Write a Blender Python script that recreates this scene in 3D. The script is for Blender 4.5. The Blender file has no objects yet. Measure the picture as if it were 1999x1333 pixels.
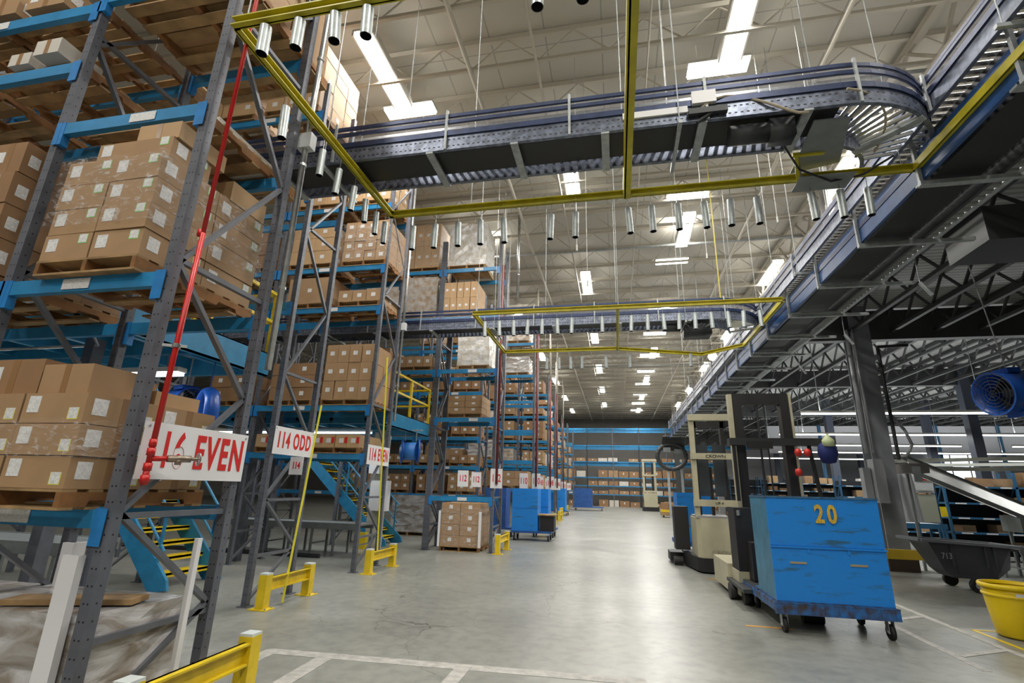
import bpy, math, random
from mathutils import Vector, Matrix
random.seed(7)
S = bpy.context.scene
C = S.collection
PI = math.pi
# ---------------------------------------------------------------- camera
F_PX, YAW, PITCH, ROLL = 965.45, 0.208325, 0.289191, 0.0265352
CAMZ = 1.6
cy, sy = math.cos(YAW), math.sin(YAW)
fw = Vector((-sy*math.cos(PITCH), cy*math.cos(PITCH), math.sin(PITCH)))
r0 = Vector((cy, sy, 0)); u0 = r0.cross(fw)
rr = r0*math.cos(ROLL)+u0*math.sin(ROLL); uu = -r0*math.sin(ROLL)+u0*math.cos(ROLL)
cd = bpy.data.cameras.new('camera'); cam = bpy.data.objects.new('camera', cd); C.objects.link(cam)
cd.sensor_width = 36; cd.lens = F_PX/1999*36; cd.clip_end = 300; cd.clip_start = 0.05
M3 = Matrix((rr, uu, -fw)).transposed()
cam.matrix_world = Matrix.Translation((0, 0, CAMZ)) @ M3.to_4x4()
S.camera = cam
S.view_settings.view_transform = 'Standard'; S.view_settings.look = 'None'
S.view_settings.exposure = 0.0; S.view_settings.gamma = 1; S.view_settings.use_curve_mapping = False
S.cycles.max_bounces = 6; S.cycles.diffuse_bounces = 3; S.cycles.glossy_bounces = 3
S.cycles.transparent_max_bounces = 10; S.cycles.sample_clamp_indirect = 4
# ---------------------------------------------------------------- world + lights
W = bpy.data.worlds.new('world'); S.world = W; W.use_nodes = True
W.node_tree.nodes['Background'].inputs[0].default_value = (0.9, 0.95, 1, 1)
W.node_tree.nodes['Background'].inputs[1].default_value = 0.15
ROOF = 11.0
def area(name, loc, sx, sy_, power, col=(1, .96, .88), up=False, rot=None):
    l = bpy.data.lights.new(name, 'AREA'); l.shape = 'RECTANGLE'; l.size = sx; l.size_y = sy_
    l.energy = power; l.color = col
    o = bpy.data.objects.new(name, l); C.objects.link(o); o.location = loc
    if up: o.rotation_euler = (PI, 0, 0)
    if rot: o.rotation_euler = rot
    return o
LX = [-4.7, -1.0, 2.6, 6.4]
HIGHBAY = []
for i, x in enumerate(LX):
    y0 = 8.1 if i % 2 == 0 else 12.2
    k = 0
    y = y0-8.06*(1 if y0 < 9 else 1)
    while y < 60:
        HIGHBAY.append((x, y)); y += 8.06
AISLE = [(2.4, 9.1+4.72*k) for k in range(11)]+[(-4.6, 9.15)]
P_HI, P_AISLE, P_MEZZ, P_LEFT = 222, 120, 95, 60
for x, y in HIGHBAY:
    area('high_bay_and_extra_lamp', (x, y, 10.2), .4, 2.2, P_HI)
    area('high_bay_spill', (x, y, 10.42), .3, 2.0, P_HI*.30, up=True)
for x, y in AISLE:
    area('aisle_lamp', (x, y, 10.2), 1.15, .3, P_AISLE, (1, .98, .97))
for x in (-12, -20):
    for y in (-4, 8, 20, 34): area('high_bay_and_extra_lamp', (x, y, 10.2), .4, 2.2, P_HI*.5)  # extra lamps without fixtures, added over the left side for bounce light
for x in (-4.7, 2.6):
    for y in (-6, -12): area('high_bay_and_extra_lamp', (x, y, 10.2), .4, 2.2, P_HI*1.6)
MEZZ_L = [(8.1, 16.3, 4.0, 5.2), (14.0, 16.3, 4.0, 5.2), (11, 22, 4.0, 9), (11, 26.7, 4.0, 9), (12, 36.5, 4.0, 12), (22, 26.7, 4.0, 9), (22, 36.5, 4, 12), (15, 31.0, 4.0, 12), (28, 31.0, 4.0, 12)]  # last two strips are added to light the white upper panels
for x, y, z, L in MEZZ_L:
    area('strip_lamp', (x, y, z-.06), L, .12, P_MEZZ*L/5, (.97, 1, .98))
    area('strip_spill', (x, y, z+.08), L, .12, P_MEZZ*L/5*.7, (.97, 1, .98), up=True)
LEFT_L = [(-6.6, 5.2, 2.92, 2.4), (-9.6, 5.2, 2.92, 2.4), (-7.4, 12.0, 2.92, 2.4), (-10.2, 12.0, 2.92, 2.4)]
for x, y, z, L in LEFT_L:
    area('strip_lamp', (x, y, z-.05), L, .1, P_LEFT*.4, (.97, 1, 1))

# ---------------------------------------------------------------- materials
MATS = {}
def mat(name, col, rough=.6, metal=0, noise=.0, nscale=8, bump=0, emit=None, alpha=None, noise2=None):
    if name in MATS: return MATS[name]
    m = bpy.data.materials.new(name); m.use_nodes = True; MATS[name] = m
    nt = m.node_tree; b = nt.nodes['Principled BSDF']
    b.inputs['Base Color'].default_value = (*col, 1); b.inputs['Roughness'].default_value = rough
    b.inputs['Metallic'].default_value = metal
    if noise or bump:
        tc = nt.nodes.new('ShaderNodeTexCoord'); n = nt.nodes.new('ShaderNodeTexNoise')
        n.inputs['Scale'].default_value = nscale; n.inputs['Detail'].default_value = 4
        nt.links.new(tc.outputs['Object'], n.inputs['Vector'])
        if noise:
            mx = nt.nodes.new('ShaderNodeMix'); mx.data_type = 'RGBA'
            d = noise2 or tuple(c*(1-noise) for c in col)
            mx.inputs['A'].default_value = (*col, 1); mx.inputs['B'].default_value = (*d, 1)
            rp = nt.nodes.new('ShaderNodeMapRange'); rp.inputs[1].default_value = .35; rp.inputs[2].default_value = .65
            nt.links.new(n.outputs['Fac'], rp.inputs[0]); nt.links.new(rp.outputs[0], mx.inputs['Factor'])
            nt.links.new(mx.outputs['Result'], b.inputs['Base Color'])
        if bump:
            bp = nt.nodes.new('ShaderNodeBump'); bp.inputs['Strength'].default_value = bump; bp.inputs['Distance'].default_value = .02
            nt.links.new(n.outputs['Fac'], bp.inputs['Height']); nt.links.new(bp.outputs[0], b.inputs['Normal'])
    if emit:
        b.inputs['Emission Color'].default_value = (*emit[0], 1); b.inputs['Emission Strength'].default_value = emit[1]
    if alpha is not None: b.inputs['Alpha'].default_value = alpha
    return m
def N(m): return m.node_tree.nodes, m.node_tree.links, m.node_tree.nodes['Principled BSDF']
post_m = mat('post_grey', (.125, .133, .16), .45, .1, .25, 6)
def holes(m, col):
    ns, ln, b = N(m)
    tc = ns.new('ShaderNodeTexCoord'); sx = ns.new('ShaderNodeSeparateXYZ'); ln.new(tc.outputs['Object'], sx.inputs[0])
    nn = ns.new('ShaderNodeSeparateXYZ'); ln.new(tc.outputs['Normal'], nn.inputs[0])
    def mt(op, a, c=None):
        k = ns.new('ShaderNodeMath'); k.operation = op
        for i, v in enumerate((a, c)):
            if v is None: continue
            if isinstance(v, (int, float)): k.inputs[i].default_value = v
            else: ln.new(v, k.inputs[i])
        return k.outputs[0]
    ay = mt('ABSOLUTE', nn.outputs[1]); isy = mt('GREATER_THAN', ay, .5)
    t = mt('ADD', mt('MULTIPLY', sx.outputs[0], isy), mt('MULTIPLY', sx.outputs[1], mt('SUBTRACT', 1, isy)))
    a = mt('SUBTRACT', mt('ABSOLUTE', t), mt('MULTIPLY', isy, .016))
    z = mt('SUBTRACT', mt('FLOORED_MODULO', sx.outputs[2], .1), .05)
    d = mt('SQRT', mt('ADD', mt('MULTIPLY', a, a), mt('MULTIPLY', z, z)))
    h = mt('LESS_THAN', d, .0065)
    mx = ns.new('ShaderNodeMix'); mx.data_type = 'RGBA'; mx.inputs['B'].default_value = (.006, .006, .007, 1)
    src = b.inputs['Base Color'].links[0].from_socket
    ln.new(src, mx.inputs['A']); ln.new(h, mx.inputs['Factor']); ln.new(mx.outputs['Result'], b.inputs['Base Color'])
holes(post_m, None)
brace_m = mat('brace_grey', (.15, .16, .185), .4, .2, .2, 5)
beam_m = mat('beam_blue', (.02, .235, .50), .42, 0, .22, 4)
conn_m = mat('connector_blue', (.02, .21, .55), .4, 0, .2, 9)
yel_m = mat('safety_yellow', (.80, .58, .015), .38, 0, .18, 7)
olive_m = mat('frame_yellow', (.58, .50, .02), .45, 0, .25, 5)
red_m = mat('pipe_red', (.52, .012, .010), .35)
white_m = mat('white_panel', (.78, .78, .80), .4)
redtext_m = mat('red_letters', (.62, .01, .008), .5)
label_m = mat('paper_label', (.80, .80, .80), .6, 0, .25, 60)
greenedge_m = mat('green_edge', (.25, .75, .2), .6)
yeledge_m = mat('yellow_edge', (.75, .75, .1), .6)
tape_m = mat('packing_tape', (.30, .17, .08), .25)
wood_m = mat('pallet_wood', (.42, .265, .12), .75, 0, .45, 5)
wood2_m = mat('stringer_wood', (.32, .145, .045), .75, 0, .45, 5)
CART = [mat('cardboard', (.40, .25, .13), .7, 0, .12, 3), mat('cardboard_pale', (.52, .34, .18), .7, 0, .12, 3),
        mat('cardboard_dark', (.31, .175, .085), .7, 0, .12, 3), mat('cardboard_white', (.62, .58, .52), .7, 0, .1, 3)]
galv_m = mat('galvanised', (.55, .57, .58), .3, .85, .25, 12)
galvp_m = mat('galvanised_dull', (.42, .45, .46), .5, .35, .25, 12)
black_m = mat('black_rubber', (.012, .012, .013), .6)
dark_m = mat('dark_steel', (.045, .05, .052), .5, .2, .3, 5)
mezz_m = mat('mezzanine_paint', (.055, .058, .058), .55, 0, .2, 3)
rail_m = mat('conveyor_blue', (.032, .05, .125), .38, .3, .35, 9)
railg_m = mat('conveyor_side', (.22, .25, .33), .35, .5, .5, 14)
panelb_m = mat('panel_blue', (.025, .09, .27), .4, 0, .3, 5)
pan_m = mat('belt_black', (.02, .02, .021), .55)
roller_m = mat('roller_steel', (.62, .63, .64), .22, .9)
cart_m = mat('cart_blue', (.012, .19, .62), .42, 0, 0)
cartd_m = mat('cart_dark_blue', (.02, .10, .36), .5, 0, .3, 5)
cream_m = mat('cream_paint', (.50, .47, .33), .45, 0, .1, 5)
ceil_m = mat('ceiling_cream', (.62, .6, .54), .7)
joist_m = mat('joist_cream', (.60, .56, .48), .55)
roofdark_m = mat('roof_pipe', (.45, .42, .36), .5)
stairs_m = mat('stair_blue', (.025, .24, .46), .45, 0, .2, 6)
tote_m = mat('tote_grey', (.055, .062, .07), .55, 0, .1, 5)
totel_m = mat('tote_rim_grey', (.14, .15, .17), .5)
barrel_m = mat('barrel_yellow', (.86, .62, .005), .4)
fan_m = mat('fan_blue', (.015, .09, .42), .3)
sheet_m = mat('sheet_grey', (.22, .24, .24), .45, .2, .15, 6)
steel_m = mat('brushed_steel', (.5, .49, .46), .32, .9, .15, 4)
foam_m = mat('foam_white', (.75, .75, .77), .8)
lamp_m = mat('lamp_glow', (1, 1, 1), .5, emit=((1, .97, .9), 9))
lampw_m = mat('lamp_white', (1, 1, 1), .5, emit=((.97, 1, .97), 5))
fix_m = mat('fixture_white', (.75, .73, .68), .5)
num_m = mat('number_yellow', (.75, .5, .05), .6, 0, .35, 30)
white2_m = mat('office_white', (.62, .62, .66), .6)
window_glow = mat('window_glow', (1, 1, 1), .5, emit=((.85, .92, 1), 4))
line_m = mat('floor_paint', (.44, .43, .40), .6, 0, .3, 12)
ora_m = mat('floor_orange', (.55, .30, .06), .6, 0, .3, 12)
# film: clear crinkled plastic
film_m = bpy.data.materials.new('stretch_film'); film_m.use_nodes = True
ns, ln, b = N(film_m)
tr = ns.new('ShaderNodeBsdfTransparent'); gl = ns.new('ShaderNodeBsdfPrincipled'); mx = ns.new('ShaderNodeMixShader')
gl.inputs['Base Color'].default_value = (.75, .75, .77, 1); gl.inputs['Roughness'].default_value = .12
tc = ns.new('ShaderNodeTexCoord'); nz = ns.new('ShaderNodeTexNoise'); nz.inputs['Scale'].default_value = 9; nz.inputs['Detail'].default_value = 5; nz.inputs['Distortion'].default_value = 1.5
mp = ns.new('ShaderNodeMapping'); mp.inputs['Scale'].default_value = (1, 1, 2.2)
ln.new(tc.outputs['Object'], mp.inputs[0]); ln.new(mp.outputs[0], nz.inputs['Vector'])
rp = ns.new('ShaderNodeMapRange'); rp.inputs[1].default_value = .52; rp.inputs[2].default_value = .68; rp.inputs[3].default_value = .05; rp.inputs[4].default_value = .45
ln.new(nz.outputs['Fac'], rp.inputs[0]); ln.new(rp.outputs[0], mx.inputs[0])
bp = ns.new('ShaderNodeBump'); bp.inputs['Strength'].default_value = 1; bp.inputs['Distance'].default_value = .05
ln.new(nz.outputs['Fac'], bp.inputs['Height']); ln.new(bp.outputs[0], gl.inputs['Normal'])
ln.new(tr.outputs[0], mx.inputs[1]); ln.new(gl.outputs[0], mx.inputs[2]); ln.new(mx.outputs[0], ns['Material Output'].inputs[0])
# opaque wrapped load
wrap_m = mat('wrapped_grey', (.58, .58, .59), .12, 0, .35, 5, .8, noise2=(.27, .23, .19))
def streak(m, sc):
    ns, ln, b = N(m); tc = [n for n in ns if n.type == 'TEX_COORD'][0]; nz = [n for n in ns if n.type == 'TEX_NOISE'][0]
    mp = ns.new('ShaderNodeMapping'); mp.inputs['Scale'].default_value = sc; mp.inputs['Rotation'].default_value = (.5, .4, 0)
    nz.inputs['Distortion'].default_value = 1.2; nz.inputs['Detail'].default_value = 6
    ln.new(tc.outputs['Object'], mp.inputs[0]); ln.new(mp.outputs[0], nz.inputs['Vector'])
streak(wrap_m, (.45, .45, 1.3))
wrapw_m = mat('wrapped_white', (.72, .72, .72), .25, 0, .3, 7, 1.0, noise2=(.55, .5, .42))
glass_m = bpy.data.materials.new('clear_guard'); glass_m.use_nodes = True
ns, ln, b = N(glass_m)
tr = ns.new('ShaderNodeBsdfTransparent'); mx = ns.new('ShaderNodeMixShader'); mx.inputs[0].default_value = .14
tr.inputs[0].default_value = (.95, .95, .97, 1)
b.inputs['Base Color'].default_value = (.45, .46, .50, 1); b.inputs['Roughness'].default_value = .25
ln.new(tr.outputs[0], mx.inputs[1]); ln.new(b.outputs[0], mx.inputs[2]); ln.new(mx.outputs[0], ns['Material Output'].inputs[0])
# floor
floor_m = bpy.data.materials.new('concrete_floor'); floor_m.use_nodes = True
ns, ln, b = N(floor_m)
tc = ns.new('ShaderNodeTexCoord')
def noise(sc, det=6, dist=0, vec=None):
    n = ns.new('ShaderNodeTexNoise'); n.inputs['Scale'].default_value = sc; n.inputs['Detail'].default_value = det
    n.inputs['Distortion'].default_value = dist; ln.new(vec or tc.outputs['Object'], n.inputs['Vector']); return n.outputs['Fac']
cr = ns.new('ShaderNodeValToRGB'); cr.color_ramp.elements[0].position = .3; cr.color_ramp.elements[1].position = .7
cr.color_ramp.elements[0].color = (.215, .222, .20, 1); cr.color_ramp.elements[1].color = (.30, .305, .275, 1)
ln.new(noise(.5, 8, .4), cr.inputs[0])
mx = ns.new('ShaderNodeMix'); mx.data_type = 'RGBA'; mx.blend_type = 'MULTIPLY'; mx.inputs['Factor'].default_value = .5
c2 = ns.new('ShaderNodeValToRGB'); c2.color_ramp.elements[0].position = .35; c2.color_ramp.elements[0].color = (.6, .6, .6, 1); c2.color_ramp.elements[1].position = .6
ln.new(noise(7, 8, .3), c2.inputs[0]); ln.new(cr.outputs[0], mx.inputs['A']); ln.new(c2.outputs[0], mx.inputs['B'])
# cracks
vo = ns.new('ShaderNodeTexVoronoi'); vo.feature = 'DISTANCE_TO_EDGE'; vo.inputs['Scale'].default_value = .22
wv = ns.new('ShaderNodeVectorMath'); wv.operation = 'MULTIPLY_ADD'
nv = ns.new('ShaderNodeTexNoise'); nv.inputs['Scale'].default_value = 1.2; nv.inputs['Detail'].default_value = 6
ln.new(tc.outputs['Object'], nv.inputs['Vector']); ln.new(nv.outputs['Color'], wv.inputs[0]); wv.inputs[1].default_value = (1.4, 1.4, 0); ln.new(tc.outputs['Object'], wv.inputs[2])
ln.new(wv.outputs[0], vo.inputs['Vector'])
ls = ns.new('ShaderNodeMath'); ls.operation = 'LESS_THAN'; ls.inputs[1].default_value = .0011; ln.new(vo.outputs[0], ls.inputs[0])
mx2 = ns.new('ShaderNodeMix'); mx2.data_type = 'RGBA'; mx2.inputs['B'].default_value = (.13, .125, .11, 1)
ln.new(ls.outputs[0], mx2.inputs['Factor']); ln.new(mx.outputs['Result'], mx2.inputs['A']); ln.new(mx2.outputs['Result'], b.inputs['Base Color'])
rg = ns.new('ShaderNodeMapRange'); rg.inputs[3].default_value = .22; rg.inputs[4].default_value = .44; ln.new(noise(1.1, 5), rg.inputs[0]); ln.new(rg.outputs[0], b.inputs['Roughness'])
b.inputs['Specular IOR Level'].default_value = .45
# ceiling panels: seams along Y and X
ns, ln, b = N(ceil_m)
tc = ns.new('ShaderNodeTexCoord'); br = ns.new('ShaderNodeTexBrick'); br.offset = 0
br.inputs['Color1'].default_value = (.62, .595, .53, 1); br.inputs['Color2'].default_value = (.58, .555, .49, 1); br.inputs['Mortar'].default_value = (.40, .38, .34, 1)
br.inputs['Scale'].default_value = 1; br.inputs['Mortar Size'].default_value = .015; br.inputs['Brick Width'].default_value = 1.2; br.inputs['Row Height'].default_value = 2.84
ln.new(tc.outputs['Object'], br.inputs['Vector']); ln.new(br.outputs[0], b.inputs['Base Color'])
# corrugated deck
deck_m = mat('corrugated_deck', (.20, .205, .20), .6)
ns, ln, b = N(deck_m)
tc = ns.new('ShaderNodeTexCoord'); wv = ns.new('ShaderNodeTexWave'); wv.bands_direction = 'Y'; wv.inputs['Scale'].default_value = 2.0
cr = ns.new('ShaderNodeValToRGB'); cr.color_ramp.elements[0].color = (.30, .30, .30, 1); cr.color_ramp.elements[1].color = (.55, .55, .54, 1)
ln.new(tc.outputs['Object'], wv.inputs[0]); ln.new(wv.outputs[0], cr.inputs[0]); ln.new(cr.outputs[0], b.inputs['Base Color'])
# scuffed cart paint
ns, ln, b = N(cart_m)
tc = ns.new('ShaderNodeTexCoord'); mp = ns.new('ShaderNodeMapping'); mp.inputs['Scale'].default_value = (1.3, 1.3, 8)
nz = ns.new('ShaderNodeTexNoise'); nz.inputs['Scale'].default_value = 1.5; nz.inputs['Detail'].default_value = 7; nz.inputs['Roughness'].default_value = .7
ln.new(tc.outputs['Object'], mp.inputs[0]); ln.new(mp.outputs[0], nz.inputs['Vector'])
cr = ns.new('ShaderNodeValToRGB'); e = cr.color_ramp.elements; e[0].position = .55; e[0].color = (.012, .235, .74, 1); e[1].position = .66; e[1].color = (.03, .12, .22, 1)
ln.new(nz.outputs['Fac'], cr.inputs[0]); ln.new(cr.outputs[0], b.inputs['Base Color'])

# ---------------------------------------------------------------- helpers
class MB:
    def __init__(s): s.v = []; s.f = []; s.m = []
    def add(s, vs, fs, mi=0):
        n = len(s.v); s.v += [tuple(p) for p in vs]; s.f += [tuple(n+i for i in f) for f in fs]; s.m += [mi]*len(fs); return s
    def box(s, x0, x1, y0, y1, z0, z1, mi=0):
        vs = [(x, y, z) for x in (x0, x1) for y in (y0, y1) for z in (z0, z1)]
        return s.add(vs, [(0, 1, 3, 2), (4, 6, 7, 5), (0, 4, 5, 1), (2, 3, 7, 6), (0, 2, 6, 4), (1, 5, 7, 3)], mi)
    def bar(s, a, b, w, h, mi=0, up=(0, 0, 1)):
        a = Vector(a); b = Vector(b); d = (b-a).normalized(); up = Vector(up)
        if abs(d.dot(up)) > .98: up = Vector((0, 1, 0))
        x = d.cross(up).normalized(); y = x.cross(d).normalized()
        vs = [p+x*sx*w/2+y*sy_*h/2 for p in (a, b) for sx, sy_ in ((-1, -1), (1, -1), (1, 1), (-1, 1))]
        return s.add(vs, [(0, 3, 2, 1), (4, 5, 6, 7), (0, 1, 5, 4), (1, 2, 6, 5), (2, 3, 7, 6), (3, 0, 4, 7)], mi)
    def cyl(s, a, b, r, n=10, mi=0, r2=None, cap=True):
        a = Vector(a); b = Vector(b); d = (b-a).normalized(); up = Vector((0, 0, 1)) if abs(d.z) < .95 else Vector((0, 1, 0))
        x = d.cross(up).normalized(); y = x.cross(d).normalized(); r2 = r if r2 is None else r2
        vs = [a+(x*math.cos(2*PI*i/n)+y*math.sin(2*PI*i/n))*r for i in range(n)]+[b+(x*math.cos(2*PI*i/n)+y*math.sin(2*PI*i/n))*r2 for i in range(n)]
        fs = [(i, (i+1) % n, n+(i+1) % n, n+i) for i in range(n)]
        if cap: fs += [tuple(range(n))[::-1], tuple(range(n, 2*n))]
        return s.add(vs, fs, mi)
    def path(s, pts, r, n=8, mi=0):
        for p, q in zip(pts, pts[1:]): s.cyl(p, q, r, n, mi)
        return s
    def lathe(s, prof, c, n=24, mi=0):
        cx_, cy_ = c
        vs = [(cx_+r*math.cos(2*PI*i/n), cy_+r*math.sin(2*PI*i/n), z) for r, z in prof for i in range(n)]
        fs = [(j*n+i, j*n+(i+1) % n, (j+1)*n+(i+1) % n, (j+1)*n+i) for j in range(len(prof)-1) for i in range(n)]
        return s.add(vs, fs, mi)
    def prism(s, poly, axis, a, b, mi=0):
        def P(p, t): return {'x': (t, p[0], p[1]), 'y': (p[0], t, p[1]), 'z': (p[0], p[1], t)}[axis]
        n = len(poly); vs = [P(p, a) for p in poly]+[P(p, b) for p in poly]
        return s.add(vs, [tuple(range(n))[::-1], tuple(range(n, 2*n))]+[(i, (i+1) % n, n+(i+1) % n, n+i) for i in range(n)], mi)
    def mesh(s, name, mats, org=(0, 0, 0), smooth=False):
        me = bpy.data.meshes.new(name); ox, oy, oz = org
        me.from_pydata([(x-ox, y-oy, z-oz) for x, y, z in s.v], [], s.f)
        mats = mats if isinstance(mats, (list, tuple)) else [mats]
        for m in mats: me.materials.append(m)
        if len(mats) > 1: me.polygons.foreach_set('material_index', s.m)
        if smooth: me.polygons.foreach_set('use_smooth', [len(f) == 4 for f in s.f])
        me.update(); return me
ORG = {}
def link(name, me, parent=None, loc=(0, 0, 0)):
    o = bpy.data.objects.new(name, me); C.objects.link(o); o.location = loc
    if parent: o.parent = parent
    return o
SEEN = {}
def tag(o, label, cat, group=None):
    o['label'] = label; o['category'] = cat
    if group: o['group'] = group
    SEEN.setdefault(label, []).append(o.name); return o
def thing(name, label, cat, loc, group=None, rz=0):
    o = bpy.data.objects.new(name, None); C.objects.link(o); o.location = loc; o.empty_display_size = .1
    o.rotation_euler = (0, 0, rz); ORG[o.name] = tuple(loc)
    return tag(o, label, cat, group)
def part(name, mb, mats, parent, smooth=False, label=None):
    """mesh in world coordinates, made local to the thing it belongs to"""
    root = parent
    while root.parent: root = root.parent
    o = link(name, mb.mesh(name, mats, ORG.get(root.name, (0, 0, 0)), smooth), parent)
    if label: o['label'] = label
    ORG[o.name] = ORG.get(root.name, (0, 0, 0)); return o
def lpart(name, mb, mats, parent, smooth=False):
    return link(name, mb.mesh(name, mats, (0, 0, 0), smooth), parent)
def single(name, mb, mats, label, cat, loc, group=None, smooth=False):
    o = link(name, mb.mesh(name, mats, loc, smooth), None, loc); return tag(o, label, cat, group)
def struct(name, mb, mats, loc=(0, 0, 0)):
    o = link(name, mb.mesh(name, mats, loc), None, loc); o['kind'] = 'structure'; return o
def text(name, body, size, mats, parent, loc, rot, sx=1, off=0.0, ext=.002, ax='CENTER', sp=1):
    cu = bpy.data.curves.new(name, 'FONT'); cu.body = body; cu.size = size; cu.align_x = ax; cu.align_y = 'CENTER'
    cu.offset = off; cu.extrude = ext; cu.space_character = sp; cu.materials.append(mats)
    tmp = bpy.data.objects.new('tmp', cu); C.objects.link(tmp)
    me = bpy.data.meshes.new_from_object(tmp.evaluated_get(bpy.context.evaluated_depsgraph_get())); me.name = name
    bpy.data.objects.remove(tmp)
    o = bpy.data.objects.new(name, me); C.objects.link(o); o.parent = parent; o.location = loc; o.rotation_euler = rot; o.scale = (sx, 1, 1); return o
ORDN = ['bottom', 'second', 'third', 'fourth', 'fifth', 'sixth', 'seventh', 'eighth', 'ninth']
def ordn(i): return ORDN[i] if i < len(ORDN) else 'upper'
NUMS = 'first second third fourth fifth sixth seventh eighth ninth tenth eleventh twelfth thirteenth fourteenth fifteenth sixteenth seventeenth eighteenth nineteenth twentieth'.split()

# ---------------------------------------------------------------- room shell
struct('floor', MB().box(-45, 45, -14, 64, -.2, 0), floor_m)
struct('ceiling', MB().box(-45, 45, -14, 64, ROOF, ROOF+.2), ceil_m)
struct('wall_back', MB().box(-45, 45, 64, 64.3, 0, ROOF), mat('wall_beige', (.27, .265, .25), .8, 0, .1, 1))
struct('wall_left', MB().box(-45.3, -45, -14, 64, 0, ROOF), MATS['wall_beige'])
struct('wall_right', MB().box(45, 45.3, -14, 64, 0, ROOF), MATS['wall_beige'])
struct('wall_front', MB().box(-45, 45, -14.3, -14, 0, ROOF), MATS['wall_beige'])
# white office wall far behind the mezzanine, with bright window
w = struct('wall_office', MB().box(9, 44, 50, 50.2, 0, 5.6), white2_m)
wn = struct('window_1', MB().box(26.6, 30.6, 49.86, 49.99, 3.2, 5.4), window_glow)
fm = MB()
for i in range(4): fm.box(26.5+i*1.34, 26.6+i*1.34, 49.8, 49.86, 3.1, 5.5)
for z in (3.1, 4.25, 5.4): fm.box(26.5, 30.7, 49.8, 49.86, z, z+.1)
link('window_frame', fm.mesh('window_frame', white2_m), wn)
# roof joists along X
jm = MB()
jm.box(-45, 45, -.04, .04, 10.86, 10.99); jm.box(-45, 45, -.035, .035, 10.18, 10.25)
x = -44.5
while x < 44:
    jm.bar((x, 0, 10.24), (x+.72, 0, 10.88), .024, .024); jm.bar((x+.72, 0, 10.88), (x+1.44, 0, 10.24), .024, .024); x += 1.44
jme = jm.mesh('roof_joist', joist_m)
y = .85
while y < 63:
    o = link('roof_joist', jme, None, (0, y, 0)); o['kind'] = 'structure'; y += 1.46
gm = MB()
for gx in (6.4, -8.0, 20.8, -22.4):
    g = MB().box(gx-.08, gx+.08, 0, 63, 10.7, 10.84).box(gx-.08, gx+.08, 0, 63, 9.7, 9.82)
    y = 0
    while y < 62:
        g.bar((gx, y, 9.76), (gx, y+.9, 10.76), .06, .06); g.bar((gx, y+.9, 10.76), (gx, y+1.8, 9.76), .06, .06); y += 1.8
    struct('roof_girder', g, joist_m)
for px_, pz, pr, nm in ((-2.75, 10.05, .05, 'sprinkler_pipe'), (4.4, 10.05, .045, 'sprinkler_pipe'), (-1.35, 10.1, .03, 'sprinkler_pipe'), (.9, 10.1, .02, 'sprinkler_pipe')):
    struct(nm, MB().cyl((px_, 0, pz), (px_, 63, pz), pr, 8), joist_m)
for py in (5.0, 9.6, 16.6, 23.2, 34.5): struct('roof_conduit', MB().cyl((-30, py, 10.02), (30, py, 10.02), .04, 6), galvp_m)
# white roof columns, grey below the mezzanine
for cx_, cyy in ((6.4, 14.2), (6.4, 28.4), (6.4, 42.6), (6.4, 56.8)):
    def H(z0, z1, n, m, w=.23):
        h = MB().box(cx_-w, cx_+w, cyy-.24, cyy-.2, z0, z1).box(cx_-w, cx_+w, cyy+.2, cyy+.24, z0, z1).box(cx_-.02, cx_+.02, cyy-.2, cyy+.2, z0, z1)
        return struct(n, h, m)
    H(0, 6.5, 'steel_column', mezz_m if cyy > 15 else mat('column_grey', (.25, .265, .29), .5, 0, .2, 2)); H(6.5, 10.9, 'roof_column', white_m)
cbx = MB().box(6.1, 6.72, 13.9, 14.5, 0, .28); struct('column_base', cbx, mat('column_base_brown', (.05, .035, .025), .8))
for cx_, cyy in ((10.8, 28.4), (15.2, 28.4), (12.2, 42.6), (18, 42.6), (15.2, 20.5), (12.8, 14.2+7)):
    struct('steel_column', MB().box(cx_-.16, cx_+.16, cyy-.16, cyy+.16, 0, 6.5), mat('column_blue_grey', (.06, .07, .10), .5))
# mezzanine
struct('mezzanine_deck', MB().box(5.0, 40, -2, 49.9, 6.5, 6.62), deck_m)
struct('mezzanine_edge', MB().box(4.95, 5.08, -2, 49.9, 6.2, 6.75), mezz_m)
mj = MB().box(-.05, .05, -2, 49.8, 6.38, 6.48).box(-.05, .05, -2, 49.8, 5.78, 5.86)
y = -2
while y < 49: mj.bar((0, y, 5.84), (0, y+.55, 6.4), .045, .045); mj.bar((0, y+.55, 6.4), (0, y+1.1, 5.84), .045, .045); y += 1.1
mjm = mj.mesh('mezzanine_joist', mezz_m)
x = 5.2
while x < 38:
    o = link('mezzanine_joist', mjm, None, (x, 0, 0)); o['kind'] = 'structure'; x += 1.0
for gy in (14.2, 28.4, 42.6, 21.3, 35.5):
    struct('mezzanine_girder', MB().box(5.0, 40, gy-.12, gy+.12, 5.75 if gy in (21.3, 35.5) else 5.6, 6.4), mezz_m)
struct('air_duct', MB().box(5.35, 11.5, 7.6, 8.5, 5.2, 5.74), mat('duct_dark', (.03, .033, .034), .5, .2))

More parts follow.
